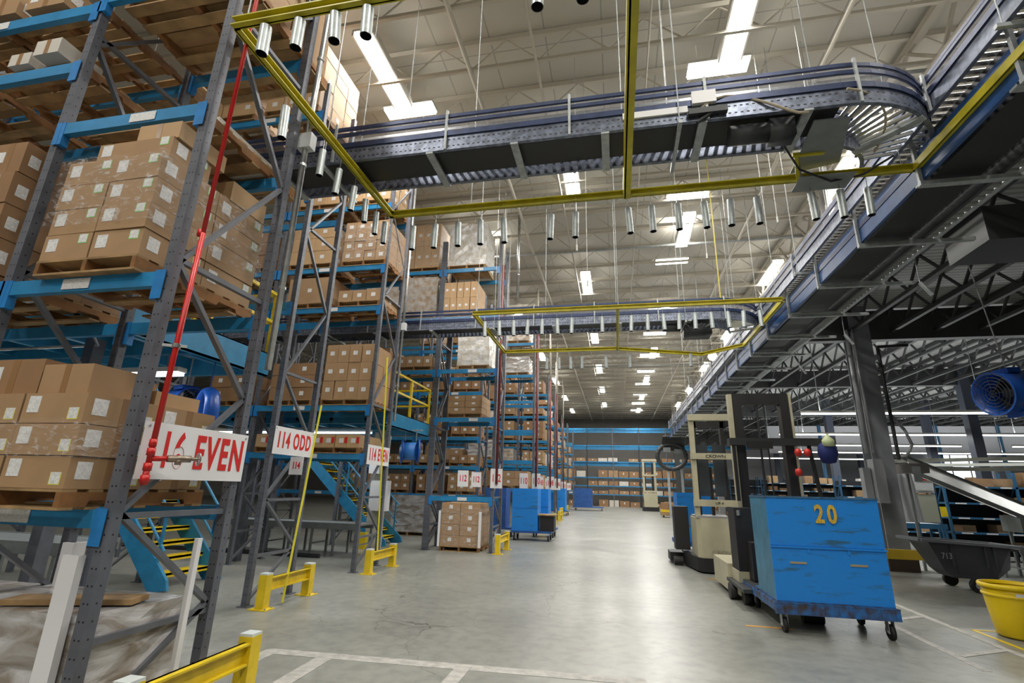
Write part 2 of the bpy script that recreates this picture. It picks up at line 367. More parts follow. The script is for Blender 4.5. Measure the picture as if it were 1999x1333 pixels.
# floor paint
def stripe(pts, w, m, z=.004):
    for (a, b) in zip(pts, pts[1:]):
        d = (Vector(b)-Vector(a)).normalized(); n = Vector((-d.y, d.x))*w/2; a_ = Vector(a); b_ = Vector(b)
        q = [a_-n, b_-n, b_+n, a_+n]
        struct('floor_marking', MB().prism([(p.x, p.y) for p in q], 'z', 0.0, z), m)
stripe([(4.25, 12.2), (4.25, 3)], .09, line_m); stripe([(3.5, 9.2), (3.5, 6.4)], .09, line_m, .003)
stripe([(3.56, 8.45), (4.2, 8.9)], .09, line_m, .005); stripe([(3.55, 6.9), (4.2, 7.3)], .09, line_m, .005)
stripe([(-3.42, 3.6), (-3.40, 5.02)], .15, line_m); stripe([(-3.45, 4.98), (.2, 5.16)], .15, line_m, .003)
stripe([(-2.8, 4.95), (-2.78, 4.1)], .16, line_m, .005)
stripe([(-1.45, 5.1), (-1.45, 4.2)], .14, line_m, .005)
stripe([(1.55, 7.55), (2.1, 7.55)], .06, ora_m); stripe([(4.75, 8.25), (4.45, 8.25), (4.45, 6.6)], .05, yel_m)
stripe([(1.7, 11.3), (1.95, 11.0)], .06, ora_m)

# ---------------------------------------------------------------- roof lamps
hm_f = MB().box(-.24, .24, -1.15, 1.15, 10.36, 10.42).box(-.24, -.2, -1.15, 1.15, 10.26, 10.36).box(.2, .24, -1.15, 1.15, 10.26, 10.36)
hm_l = MB().box(-.195, .195, -1.1, 1.1, 10.25, 10.3)
hm_r = MB().cyl((0, -.9, 10.42), (0, -.9, 10.98), .012, 6).cyl((0, .9, 10.42), (0, .9, 10.98), .012, 6)
off = lambda mb: [mb.__setattr__('v', [(a, b_, c-10.3) for a, b_, c in mb.v]), mb][1]
hf, hl, hr = off(hm_f).mesh('housing', fix_m), off(hm_l).mesh('diffuser', lamp_m), off(hm_r).mesh('hanger', fix_m)
rows = {x: sorted([p for p in HIGHBAY if p[0] == x and p[1] > 0], key=lambda p: p[1]) for x in LX}
rown = dict(zip(LX, ['far left', 'aisle-centre left', 'aisle-centre right', 'far right']))
for x in LX:
    for i, (px_, py) in enumerate(rows[x]):
        t = thing('ceiling_light', f'long glowing roof light, {NUMS[i]} one down the {rown[x]} row', 'ceiling light', (px_, py, 10.3), 'high bay roof lights')
        link('housing', hf, t); link('diffuser', hl, t); link('hanger', hr, t)
am_f = MB().box(-.62, .62, -.2, .2, .03, .1); am_l = MB().box(-.6, .6, -.17, .17, -.04, .03); am_r = MB().cyl((-.4, 0, .1), (-.4, 0, .68), .01, 6).cyl((.4, 0, .1), (.4, 0, .68), .01, 6)
af, al, ar = am_f.mesh('housing', fix_m), am_l.mesh('diffuser', lamp_m), am_r.mesh('hanger', fix_m)
for i, (px_, py) in enumerate(AISLE):
    t = thing('ceiling_light', f'short crosswise roof light over the aisle, {NUMS[i]} from the camera' if i < 11 else 'short crosswise roof light at the upper left, above the racks', 'ceiling light', (px_, py, 10.3), 'crosswise roof lights')
    link('housing', af, t); link('diffuser', al, t); link('hanger', ar, t)
def strip(x, y, z, L, label):
    t = thing('strip_light', label, 'strip light', (x, y, z), 'fluorescent strips under the decks')
    part('housing', MB().box(x-L/2, x+L/2, y-.07, y+.07, z, z+.06), fix_m, t)
    part('tube', MB().box(x-L/2+.02, x+L/2-.02, y-.06, y+.06, z-.04, z), lampw_m, t)
    for q in (-.4, .4): part('hanger', MB().cyl((x+L*q, y, z+.06), (x+L*q, y, 6.5 if x > 0 else 3.24), .012, 6), galvp_m, t)
ML = ['nearest long strip light under the right mezzanine', 'strip light right of the blue fan', 'second row strip light under the right mezzanine', 'third row strip light under the right mezzanine', 'farthest strip light before the white wall', 'third row strip light at the far right', 'farthest strip light at the far right', 'added fourth row strip light under the right mezzanine, lighting the white panels', 'added fourth row strip light at the far right, lighting the white panels']
for (x, y, z, L), lb in zip(MEZZ_L, ML): strip(x, y, z, L, lb)
LL = ['strip light under the walkway beside the left blue fan', 'strip light under the near walkway, further left', 'strip light under the second walkway behind the 114 ODD sign', 'strip light under the second walkway, further left']
for (x, y, z, L), lb in zip(LEFT_L, LL): strip(x, y, z, L, lb)

# ---------------------------------------------------------------- pallets, cartons
def pallet_meshes():
    w, d = 1.0, 1.2
    top = MB(); bot = MB(); st = []
    for i in range(7): x0 = -d/2+i*(d-.1)/6; top.box(-w/2, w/2, x0, x0+.1, .108, .125)
    for i in (0, 1, 3, 5, 6): x0 = -d/2+i*(d-.1)/6; bot.box(-w/2, w/2, x0, x0+.1, 0, .017)
    for x in (-w/2, -.02, w/2-.04):
        m = MB().prism([(-d/2, .017), (-.42, .017), (-.40, .055), (-.2, .055), (-.18, .017), (.18, .017), (.2, .055), (.4, .055), (.42, .017), (d/2, .017), (d/2, .108), (-d/2, .108)], 'x', x, x+.04)
        st.append(m.mesh('stringer', wood2_m))
    return top.mesh('top_boards', wood_m), bot.mesh('bottom_boards', wood_m), st
PT, PB, PS = pallet_meshes()
def pallet(x, y, z, label, w=1.0, d=1.2, rz=0):
    t = thing('wooden_pallet', label, 'pallet', (x, y, z), 'wooden pallets', rz); t.scale = (w/1.0, d/1.2, 1)
    link('top_boards', PT, t); link('bottom_boards', PB, t)
    for s in PS: link('stringer', s, t)
    return t
CARTONS = []   # (dist, size, loc, rz, mat, style, label, group)
def carton(x, y, z, w, d, h, mi, style, label, group, rz=0):
    CARTONS.append([max(.5, (x*x+y*y+(z-CAMZ)**2)**.5)/max(w, h, d)**.7, (w, d, h), (x, y, z), rz, mi, style, label, group])
def load(cx_, y0, z, w, d, nx, ny, nz, h, mi, style, where, jit=.012, skiptop=0, back=False, pal=True, pw=None, pd=None, rag=0):
    """cartons on a pallet; only the cartons of the outer shell"""
    if pal: pallet(cx_, y0+(pd or d)/2, z, 'wooden pallet under the cartons '+where, pw or w, pd or d); z += .127
    cw, cd_ = w/nx, d/ny
    for iz in range(nz):
        for iy in range(ny):
            for ix in range(nx):
                if not (iy == 0 or iz == nz-1 or ix == nx-1 or (ix == 0 and cx_ > 2) or (back and iy == ny-1)): continue
                if iz == nz-1 and rag and random.random() < rag: continue
                lat = (['left', 'right'] if nx == 2 else ['left', 'middle', 'right'] if nx == 3 else ['']) if nx < 4 else ['leftmost', 'centre-left', 'centre-right', 'rightmost'] if nx == 4 else ['leftmost', 'centre-left', 'central', 'centre-right', 'rightmost']
                dep = ['front', 'rear'] if ny == 2 else ['front', 'midway', 'rear'] if ny == 3 else [''] if ny == 1 else ['front']+[f'{NUMS[k]} from front' for k in range(1, ny)]
                lab = f"{['brown', 'light brown', 'dark brown', 'white'][mi]} carton {ordn(iz)} layer {lat[ix]} {dep[iy]} {where}".replace('  ', ' ')
                carton(cx_-w/2+(ix+.5)*cw+random.uniform(-jit, jit)*.5, y0+(iy+.5)*cd_+random.uniform(-jit, jit)*(1 if iy else .6), z+iz*h, cw-.012, cd_-.012, h-.006, mi, style, lab, 'cartons '+where, random.uniform(-1, 1)*jit*1.5)
def film(cx_, y0, z, w, d, h, label):
    e = .02
    m = MB(); nn = 7
    x0, x1, ya, yb = cx_-w/2-e, cx_+w/2+e, y0-e, y0+d+e
    ring = []
    for i in range(nn): ring.append((x0+(x1-x0)*i/nn, ya))
    for i in range(nn): ring.append((x1, ya+(yb-ya)*i/nn))
    for i in range(nn): ring.append((x1-(x1-x0)*i/nn, yb))
    for i in range(nn): ring.append((x0, yb-(yb-ya)*i/nn))
    L = 6; n = len(ring)
    vs = []
    for j in range(L+1):
        for (a, b_) in ring: q = random.uniform(0, .012); vs.append((a+(q if a > cx_ else -q), b_+(q if b_ > y0+d/2 else -q), z+h*j/L+(random.uniform(-.03, .03) if j == L else 0)))
    m.add(vs, [(j*n+i, j*n+(i+1) % n, (j+1)*n+(i+1) % n, (j+1)*n+i) for j in range(L) for i in range(n)])
    return single('stretch_wrap', m, film_m, label, 'stretch wrap', (cx_, y0+d/2, z), None, True)
def wrapped(cx_, y0, z, w, d, h, m, label, pal=True):
    t = thing('wrapped_pallet_load', label, 'wrapped load', (cx_, y0+d/2, z))
    zz = .12 if pal else 0
    if pal:
        q = MB()
        for x in (cx_-w/2, cx_-.03, cx_+w/2-.06): q.box(x, x+.06, y0, y0+d, z+.015, z+.1)
        q.box(cx_-w/2, cx_+w/2, y0, y0+.1, z, z+.015); q.box(cx_-w/2, cx_+w/2, y0, y0+d, z+.1, z+.12)
        part('pallet', q, wood_m, t)
    b_ = MB(); n = 6; L = 8; e = .03
    ring = [(cx_-w/2+w*i/n, y0) for i in range(n)]+[(cx_+w/2, y0+d*i/n) for i in range(n)]+[(cx_+w/2-w*i/n, y0+d) for i in range(n)]+[(cx_-w/2, y0+d-d*i/n) for i in range(n)]
    vs = []
    for j in range(L+1):
        for (a, c_) in ring: vs.append((a+random.uniform(-e, e)*.5, c_+random.uniform(-e, e)*.5, z+zz+(h-zz)*j/L))
    k = len(ring)
    b_.add(vs, [(j*k+i, j*k+(i+1) % k, (j+1)*k+(i+1) % k, (j+1)*k+i) for j in range(L) for i in range(k)]+[tuple(range(L*k, L*k+k))])
    part('wrapped_goods', b_, m, t)
    return t

# ---------------------------------------------------------------- racks
def post_mesh(h):
    m = MB()
    m.box(-.04, .04, -.0375, -.034, 0, h).box(-.04, .04, .034, .0375, 0, h)
    m.box(-.04, .04, -.034, .034, 0, h)
    return m.mesh('upright_post', post_m)
PM = {}
def rack(label, Y0, Y1, xs, ztop, bays, near=2, plates=True, name='pallet_rack'):
    """xs: post positions from right to left; bays: list (per bay) of beam-top heights; front posts at Y0, rear posts at Y1"""
    t = thing(name, label, 'pallet rack', (xs[0], Y0, 0), 'pallet racks')
    if ztop not in PM: PM[ztop] = post_mesh(ztop)
    for i, x in enumerate(xs):
        for y in (Y0+.0375, Y1-.0375):
            link('upright_post', PM[ztop], t, (x-.04-xs[0], y-Y0, 0))
            if near > 1 and i < 2: part('foot_plate', MB().box(x-.12, x+.04, y-.07, y+.07, 0, .01), post_m, t)
        ya, yb = Y0+.07, Y1-.07; X = x-.04
        zz = [.08, .68, 1.38, 2.3, 3.2, 4.45, 5.6, 6.7, 7.8, 8.9]
        zz = [z for z in zz if z < ztop]
        hz = [z for z in (.62, 1.36, 3.22, 5.7) if z < ztop]
        if near > 0:
            for j, (a, b_) in enumerate(zip(zz, zz[1:])):
                part('brace', MB().bar((X, ya if j % 2 == 0 else yb, a), (X, yb if j % 2 == 0 else ya, b_), .035, .045, up=(1, 0, 0)), brace_m, t)
            for z in hz: part('brace', MB().bar((X, ya, z), (X, yb, z), .045, .04), brace_m, t)
        else:
            m = MB()
            for j, (a, b_) in enumerate(zip(zz, zz[1:])): m.bar((X, ya if j % 2 == 0 else yb, a), (X, yb if j % 2 == 0 else ya, b_), .03, .035, up=(1, 0, 0))
            part('bracing', m, brace_m, t)
    for i, zs in enumerate(bays):
        xr, xl = xs[i]-.08, xs[i+1]
        for z in zs:
            for y, s in ((Y0, 1), (Y1, -1)):
                ya, yb = (y-.01, y+.045) if s > 0 else (y-.045, y+.01)
                b_ = part('beam', MB().box(xl, xr, ya, yb, z-.115, z), beam_m, t)
                if near > 0:
                    for xe in (xr, xl-.0):
                        cn = MB()
                        cn.box(xe-.045 if xe == xr else xe, xe+.006 if xe == xr else xe+.045, ya-.004, yb+.004, z-.22, z+.01)
                        cn.box(xe-.004 if xe == xr else xe-.05, xe+.05 if xe == xr else xe+.004, ya-.006, ya-.001, z-.22, z+.01)
                        part('connector', cn, conn_m, b_)
                    if s > 0 and plates:
                        lx = xl+(xr-xl)*random.uniform(.35, .6)
                        part('bay_label', MB().box(lx, lx+.26, ya-.008, ya-.003, z-.1, z-.015), label_m, b_, label='white bay label')
    return t
# rack 116 (nearest, left)
R116 = rack('nearest grey and blue pallet rack carrying the 116 EVEN sign', 2.8, 3.87, [-3.2, -4.74, -7.4], 8.4,
            [[1.4, 3.09, 4.62, 6.15], [1.4, 3.09, 5.33, 6.05]])
W = 'on 116 rack'
load(-3.9, 2.58, 1.4, 1.06, 1.1, 2, 2, 3, .205, 0, 'ry', 'left of the 116 EVEN sign', pd=1.12)
carton(-3.66, 2.86, 2.145, .42, .46, .2, 0, 'n', 'plain brown carton on top of the load beside the 116 EVEN sign, front one', 'loose cartons beside the red pipe')
carton(-3.66, 3.36, 2.145, .4, .42, .11, 1, 'n', 'light brown carton on top of the load behind the 116 EVEN sign', 'loose cartons beside the red pipe')
carton(-4.16, 3.1, 2.145, .5, .9, .25, 2, 'rl', 'dark brown carton at the back of the load left of the red pipe', 'loose cartons beside the red pipe')
load(-3.93, 2.72, 3.09, .95, 1.2, 2, 2, 4, .226, 0, 'rg', 'above the 116 EVEN sign', pd=1.24)
carton(-3.84, 2.98, 3.09+.127+4*.226, .74, .4, .19, 0, 'rg', 'top brown carton of the shrink-wrapped load above the 116 EVEN sign, front left', 'cartons above the 116 EVEN sign')
carton(-3.66, 3.05, 3.09+.127+4*.226+.192, .42, .5, .16, 1, 'n', 'crushed light brown carton topmost above the 116 EVEN sign', 'cartons above the 116 EVEN sign')
carton(-3.7, 3.66, 3.09+.127+4*.226, .5, .46, .2, 1, 'n', 'plain light brown carton at rear top above the 116 EVEN sign', 'cartons above the 116 EVEN sign')
film(-3.93, 2.72, 3.5, .95, 1.2, .62, 'clear crinkled stretch wrap around the cartons above the 116 EVEN sign')
film(-3.9, 2.58, 1.72, 1.06, 1.1, .24, 'clear stretch wrap band round the cartons left of the 116 EVEN sign')
load(-5.55, 2.75, 3.09, 1.05, 1.2, 3, 3, 4, .31, 2, 'rl', 'at the left picture edge', pd=1.2)
pallet(-6.75, 3.35, 3.09, 'wooden pallet on 116 rack at the left picture edge')
# undersides of upper tiers
pallet(-4.0, 3.62, 4.62, 'wooden pallet on the blue beam above the shrink-wrapped cartons', 1.15, 1.3)
carton(-4.0, 3.62, 4.75, .9, .8, .14, 3, 'n', 'flat white carton lying on the pallet above the shrink-wrapped cartons', None)
load(-4.0, 2.95, 6.15, 1.4, 1.3, 2, 2, 3, .3, 0, 'n', 'highest in 116 rack', pw=1.44, pd=1.34)
pallet(-5.45, 3.5, 5.33, 'wooden pallet carrying two small open white cartons', 1.1, 1.25)
carton(-5.2, 2.95, 5.457, .30, .4, .17, 3, 'n', 'right one of two open white cartons on the upper left pallet', None)
carton(-5.62, 2.98, 5.457, .26, .34, .14, 3, 'n', 'left one of two open white cartons on the upper left pallet', None)
pallet(-6.7, 3.5, 5.33, 'wooden pallet left of the two open white cartons', 1.1, 1.25)
pallet(-5.45, 3.5, 6.05, 'wooden pallet on the top left blue beam', 1.15, 1.25); pallet(-6.75, 3.5, 6.05, 'wooden pallet at the top left corner of the picture', 1.15, 1.25)
carton(-5.55, 3.0, 6.18, .5, .4, .25, 0, 'rl', 'brown carton on the top left pallet', None)
carton(-6.15, 3.0, 6.18, .45, .4, .25, 0, 'rl', 'brown carton in the top left corner of the picture', None)
# low wrapped load on the floor, foam corner boards
wrapped(-3.75, 2.86, 0, 1.0, .72, .76, wrap_m, 'grey plastic wrapped load on the floor at the bottom left corner')
wrapped(-5.0, 2.86, 0, 1.2, .9, .72, wrap_m, 'wrapped load on the floor at the far left edge')
for (x, y, zt, ln_, lab) in ((-3.43, 2.80, 1.12, (.13, .035), 'white foam corner board standing left of the near rack post'), (-4.62, 3.72, 1.06, (.12, .1), 'grey-white foam board behind the near foam corner board'), (-3.12, 3.46, 1.18, (.035, .03), 'thin white foam strip standing between the rack posts')):
    m = MB(); a, bb = ln_
    m.box(x-a/2, x+a/2, y-.012, y+.012, .0, zt).box(x+a/2-.02, x+a/2, y+.012, y+bb, .0, zt)
    single('foam_board', m, foam_m, lab, 'foam board', (x, y, 0))
single('wood_board', MB().bar((-4.1, 3.0, .785), (-3.3, 3.25, .79), .2, .035), wood_m, 'brown wooden board lying on the grey wrapped floor load', 'board', (-3.7, 3.1, .8))
# rack 114 ODD
rack('pallet rack with the 114 ODD sign and tall light cartons on top', 6.45, 7.45, [-4.88, -7.6, -10.3], 8.6, [[4.33, 6.35, 7.98], [4.33, 6.35, 7.98]])
load(-5.55, 6.4, 7.98, 1.1, 1.2, 3, 3, 5, .27, 1, 'w', 'top of 114 ODD rack, right', pd=1.2)
load(-6.85, 6.4, 7.98, 1.1, 1.2, 3, 3, 4, .27, 1, 'w', 'top of 114 ODD rack, centre-right', pd=1.2)
load(-8.3, 6.4, 7.98, 1.1, 1.2, 3, 3, 4, .27, 1, 'w', 'top of 114 ODD rack, centre-left', pd=1.2)
load(-9.6, 6.4, 7.98, 1.1, 1.2, 3, 3, 4, .27, 1, 'w', 'top of 114 ODD rack, far left', pd=1.2)
# rack 114 EVEN
rack('pallet rack with the 114 EVEN sign', 9.4, 10.42, [-4.92, -7.65, -10.4], 9.0, [[2.2, 3.19, 5.4, 6.39, 7.96], [2.2, 3.19, 5.4, 6.39, 7.96]])
load(-5.55, 9.38, 3.19, 1.1, 1.1, 4, 2, 3, .40, 0, 's', 'behind the yellow strap top', pd=1.1)
load(-6.85, 9.38, 3.19, 1.05, 1.1, 2, 2, 3, .27, 2, 'w', 'above the 114 ODD sign', pd=1.1)
load(-8.4, 9.38, 3.19, 1.05, 1.1, 2, 2, 2, .30, 2, 'w', 'far left above 114 ODD', pd=1.1)
load(-5.65, 9.38, 2.2, 1.1, 1.0, 4, 1, 1, .26, 1, 'red', 'above the blue stairs', pd=1.0)
load(-6.95, 9.38, 2.2, 1.1, 1.0, 3, 1, 1, .26, 1, 'red', 'left above the blue stairs', pd=1.0)
load(-5.5, 9.38, 5.4, 1.0, 1.1, 3, 1, 1, .26, 0, 'w', 'below the film-wrapped stack', pd=1.1)
load(-6.75, 9.38, 5.4, 1.1, 1.1, 1, 1, 1, .62, 0, 's', 'under the wide carton stack', pd=1.1)
load(-5.5, 9.38, 6.39, 1.1, 1.1, 4, 2, 4, .25, 0, 's', 'in the film-wrapped stack', pd=1.1)
film(-5.5, 9.38, 6.55, 1.1, 1.1, .9, 'clear film round the tall carton stack near the hanging tubes')
load(-6.85, 9.38, 6.39, 1.1, 1.1, 2, 2, 3, .33, 1, 'w', 'left of the film-wrapped stack', pd=1.1)
load(-8.6, 9.38, 6.39, 1.1, 1.1, 2, 2, 3, .33, 2, 'w', 'far left of film-wrapped stack', pd=1.1)
load(-5.55, 9.38, 7.96, 1.1, 1.1, 3, 2, 3, .26, 1, 'w', 'top of 114 EVEN, right', pd=1.1)
load(-6.85, 9.38, 7.96, 1.1, 1.1, 3, 2, 3, .26, 1, 'w', 'top of 114 EVEN, left', pd=1.1)
# rack 112 front bay + row behind
rack('one-bay pallet rack standing over the white-cornered pallet load', 13.3, 14.35, [-3.2, -4.95], 9.0, [[1.36, 3.47, 4.86, 6.47, 8.03]])
rack('pallet rack two bays wide, left of the tall white wrapped load', 13.3, 14.35, [-5.03, -7.7, -10.4], 9.0, [[4.86, 6.47, 8.03], [4.86, 6.47, 8.03]])
load(-4.07, 13.25, 0, 1.06, 1.05, 2, 2, 4, .27, 0, 's', 'of the white-cornered floor load', pd=1.1, back=True)
film(-4.07, 13.25, .14, 1.06, 1.05, .95, 'clear film round the white-cornered floor load')
for i, (x, y) in enumerate(((-4.62, 13.21), (-3.52, 13.21), (-3.52, 14.33))):
    single('corner_board', MB().box(x-.03, x+.03, y-.012, y, .12, 1.0).box(x+(.018 if x > -4 else -.03), x+(.03 if x > -4 else -.018), y, y+.05, .12, 1.0), foam_m, ['left front', 'right front', 'right rear'][i]+' white corner board of the film-wrapped floor pallet', 'corner board', (x, y, .12), 'white corner boards')
load(-4.12, 13.3, 3.47, 1.0, 1.0, 2, 2, 3, .17, 0, 's', 'in the one-bay rack', pd=1.0)
wrapped(-3.95, 13.3, 4.86, .95, 1.0, 1.3, wrapw_m, 'white wrapped pallet load below the second conveyor')
load(-4.45, 13.3, 6.47, 1.05, 1.0, 5, 1, 2, .5, 1, 's', 'under the top white load', pd=1.0)
wrapped(-4.3, 13.3, 8.03, 1.2, 1.05, 1.5, wrapw_m, 'tall white wrapped pallet load on the top tier')
load(-5.75, 13.3, 8.03, 1.1, 1.05, 4, 2, 2, .75, 1, 's', 'beside the top white load', pd=1.05)
film(-5.75, 13.3, 8.2, 1.1, 1.05, 1.4, 'clear film round the top tier cartons left of the white load')
load(-7.0, 13.3, 8.03, 1.1, 1.05, 3, 2, 3, .3, 0, 'w', 'behind the hanging tubes, top tier', pd=1.05)
wrapped(-5.75, 13.3, 6.47, 1.1, 1.05, 1.35, mat('wrapped_brown', (.40, .30, .21), .22, 0, .35, 7, 1.0, noise2=(.5, .48, .45)), 'brown wrapped pallet load right of the conduit pole')
wrapped(-7.0, 13.3, 6.47, 1.1, 1.05, 1.2, MATS['wrapped_brown'], 'brown wrapped pallet load behind the 114 EVEN post')
load(-5.75, 13.3, 4.86, 1.1, 1.0, 4, 1, 1, .3, 0, 's', 'behind the second conveyor, right', pd=1.0)
load(-7.1, 13.3, 4.86, 1.1, 1.0, 4, 1, 2, .3, 2, 's', 'behind the second conveyor, left', pd=1.0)
rack('pallet rack behind the blue hose drum, over the grey wrapped load', 16.9, 17.95, [-4.6, -7.0, -9.6, -12.2], 8.6, [[1.36, 2.3, 3.3, 4.9, 6.5], [1.36, 2.3, 3.3, 4.9, 6.5], [1.36, 2.3, 3.3, 4.9]], near=1)
wrapped(-7.0, 16.8, 0, 1.25, 1.1, 1.3, wrap_m, 'silver-grey wrapped pallet load on the floor behind 114 EVEN rack')
for zt, nz in ((1.36, 2), (2.3, 1), (3.3, 2), (4.9, 3)):
    for q, xx in enumerate((-5.2, -6.35, -7.6, -8.9)):
        load(xx, 16.9, zt, 1.0, .9, 3, 1, nz, .26, random.choice((0, 2, 2)), 's', f'behind cable drum, {ordn((1.36, 2.3, 3.3, 4.9).index(zt))} tier, {NUMS[q]} stack', pd=.9)
# farther rows
FAR = [(20.0, 21.05, -3.2), (24.4, 25.4, -3.2), (28.2, 29.2, -3.3), (33.0, 34.0, -3.9), (38.5, 39.5, -4.0), (45, 46, -4.2), (51, 52, -4.2)]
fl = ['third', 'fourth', 'fifth', 'sixth', 'seventh', 'eighth', 'ninth']
for k, (ya, yb, xe) in enumerate(FAR):
    top = (8.2, 7.2, 7.4, 7.2, 7.2, 7.4, 7.4)[k]
    lv = [1.6, 2.7, 3.9, 5.1, 6.2]+([7.6] if k == 0 else [])
    rack(f'{fl[k]} row of blue and grey pallet rack down the left side', ya, yb, [xe, xe-1.5, xe-4.2, xe-6.9], top, [lv[:], lv[:], lv[:]], near=0, plates=False)
    for zt in lv:
        for q in range(4):
            xx = xe-.78 if q == 0 else xe-1.0-1.25*q
            r = random.random()
            wh = f'{fl[k]} rack row, {ordn(lv.index(zt))} tier, {NUMS[q]} bay'
            if k == 0 and q == 0 and zt > 3 and zt < 6: continue
            if r < .2: wrapped(xx, ya, zt, 1.0, 1.0, .8, random.choice((wrap_m, wrapw_m, MATS['wrapped_brown'])), f'wrapped pallet load {wh}')
            elif r < .85: load(xx, ya, zt, 1.0, 1.0, random.choice((2, 3)), 1, random.choice((1, 2, 3)), .28, random.choice((0, 0, 1, 2)), 's', wh, pd=1.0)
# far end rack wall across the aisle
for i, xx in enumerate((-9, -3.2, 2.6, 8.4)):
    rack(['far end blue rack left of the aisle end', 'far end blue rack closing the aisle, left part', 'far end blue rack closing the aisle, centre', 'far end blue rack behind the far truck, right part'][i], 58, 59, [xx+5.8, xx+2.9, xx], 8.6, [[1.3, 2.2, 3.1, 4.8, 6.6, 8.5]]*2, near=0, plates=False)
    for z in (4.8, 6.6, 8.5):
        bk = MB().box(xx, xx+5.7, 58.2, 58.25, z-.5, z-.1); struct('trim_%d' % (i*3+int(z)), bk, beam_m)
    for z, hh in ((0, .5), (1.3, .35), (2.2, .35), (3.1, .6), (4.8, .3)):
        for q in range(5):
            if random.random() < .95: carton(xx+.6+q*1.12, 58.5, z, 1.0, .9, hh*random.uniform(.9, 1.4), random.choice((0, 2, 2, 2, 3)), 's', f'carton on far end rack, {ordn((0, 1.3, 2.2, 3.1, 4.8).index(z))} tier, {NUMS[i*5+q] if i*5+q<20 else q} from left', 'cartons on the far end rack')

# ---------------------------------------------------------------- signs
def aisle_sign(body, x, y0, y1, z0, z1, label, size, sx=.62, off=.010, sp=1.2):
    t = thing('aisle_sign', label, 'sign', (x, (y0+y1)/2, z0))
    part('board', MB().box(x, x+.006, y0, y1, z0, z1), white_m, t)
    tx = text('lettering', body, size, redtext_m, t, (.0075, 0, (z1-z0)/2), (PI/2, 0, PI/2), sx, off, sp=sp); tx['label'] = 'red lettering'
    part('screw', MB().cyl((x+.006, y0+.03, z1-.03), (x+.012, y0+.03, z1-.03), .008, 8).cyl((x+.006, y1-.03, z1-.03), (x+.012, y1-.03, z1-.03), .008, 8), galv_m, t)
aisle_sign('116 EVEN', -3.185, 2.87, 3.88, 1.60, 1.99, 'large white sign with red 116 EVEN on the nearest rack', .345, .56)
aisle_sign('114 ODD', -4.87, 6.46, 7.44, 2.0, 2.4, 'white sign with red 114 ODD on the second rack end', .32, .56)
aisle_sign('114 EVEN', -4.91, 9.41, 10.42, 2.0, 2.39, 'white sign with red 114 EVEN crossed by a yellow strap', .34, .53)
def small_sign(x, y, z, w, h, label, face='y', body='112'):
    t = thing('bay_sign', label, 'sign', (x, y, z))
    part('board', MB().box(x-w/2, x+w/2, y-.008, y, z, z+h), white_m, t)
    text('lettering', body, h*.55, redtext_m, t, (0, -.010, h*.5), (PI/2, 0, 0), .62, .004)
small_sign(-4.74, 6.9, 1.72, .22, .26, 'small white card with red print below the 114 ODD sign', body='114')
for (x, y, z, w, h, lab) in ((-4.05, 13.26, 1.62, .30, .42, 'white card with red digits above the white-cornered load, left'), (-3.68, 13.26, 1.62, .27, .38, 'white card with red digits above the white-cornered load, middle'), (-3.13, 13.26, 1.6, .32, .50, 'white card with red digits by the red pipe of the one-bay rack')):
    small_sign(x, y, z, w, h, lab)
for k, (y, x) in enumerate(((20.0, -3.1), (24.4, -3.1), (28.2, -3.2), (33, -3.8), (38.5, -3.9), (45, -4.1))):
    small_sign(x, y-.03, 1.6, .34, .6, f'white card with red digits at the {fl[k]} rack row end', body=str(110-2*k))
    if k < 3: small_sign(x-.5, y-.03, 1.6, .34, .6, f'white card left of the red pipe at the {fl[k]} rack row', body=str(110-2*k))

# red sprinkler pipes with valve
t = thing('riser_pipe', 'bright red standpipe with a brass valve in front of the 116 EVEN sign', 'pipe', (-3.1, 2.9, 1.5))
part('pipe', MB().cyl((-3.12, 2.9, 1.66), (-3.10, 2.9, 3.45), .019, 14).cyl((-3.10, 2.9, 3.45), (-3.09, 2.9, 8.5), .017, 14), red_m, t, True)
for z, r in ((1.68, .027), (1.78, .026), (1.60+.24, .024), (3.45, .026), (1.60, .029)): part('coupling', MB().cyl((-3.12, 2.9, z-.025), (-3.12, 2.9, z+.025), r, 14), red_m, t, True)
cp = MB().cyl((-3.12, 2.9, 1.56), (-3.12, 2.9, 1.68), .021, 14).cyl((-3.12, 2.9, 1.735), (-3.06, 3.02, 1.74), .018, 12)
part('tee_fitting', cp, red_m, t, True)
v = part('valve', MB().cyl((-3.07, 2.99, 1.74), (-3.0, 3.12, 1.745), .024, 12).cyl((-3.035, 3.05, 1.742), (-3.035, 3.05, 1.70), .02, 10).cyl((-3.0, 3.12, 1.745), (-2.98, 3.16, 1.746), .012, 10), mat('brass_dull', (.30, .24, .19), .4, .8), t, True, 'dull brass valve')
hw = MB(); c0 = Vector((-2.98, 3.165, 1.746)); ax = Vector((.45, .9, 0)).normalized(); e1 = ax.cross(Vector((0, 0, 1))).normalized()
pts = [c0+(e1*math.cos(a*PI/8)+Vector((0, 0, 1))*math.sin(a*PI/8))*.042 for a in range(17)]
hw.path(pts, .006, 6); hw.bar(pts[0], pts[8], .008, .006); hw.bar(pts[4], pts[12], .008, .006)
part('handwheel', hw, steel_m, v, False)
part('clamp', MB().cyl((-3.11, 2.9, 2.52), (-3.11, 2.9, 2.55), .028, 12).bar((-3.19, 2.86, 2.535), (-3.05, 2.93, 2.535), .012, .02), galv_m, t)
redd_m = mat('pipe_dark_red', (.17, .018, .022), .5)
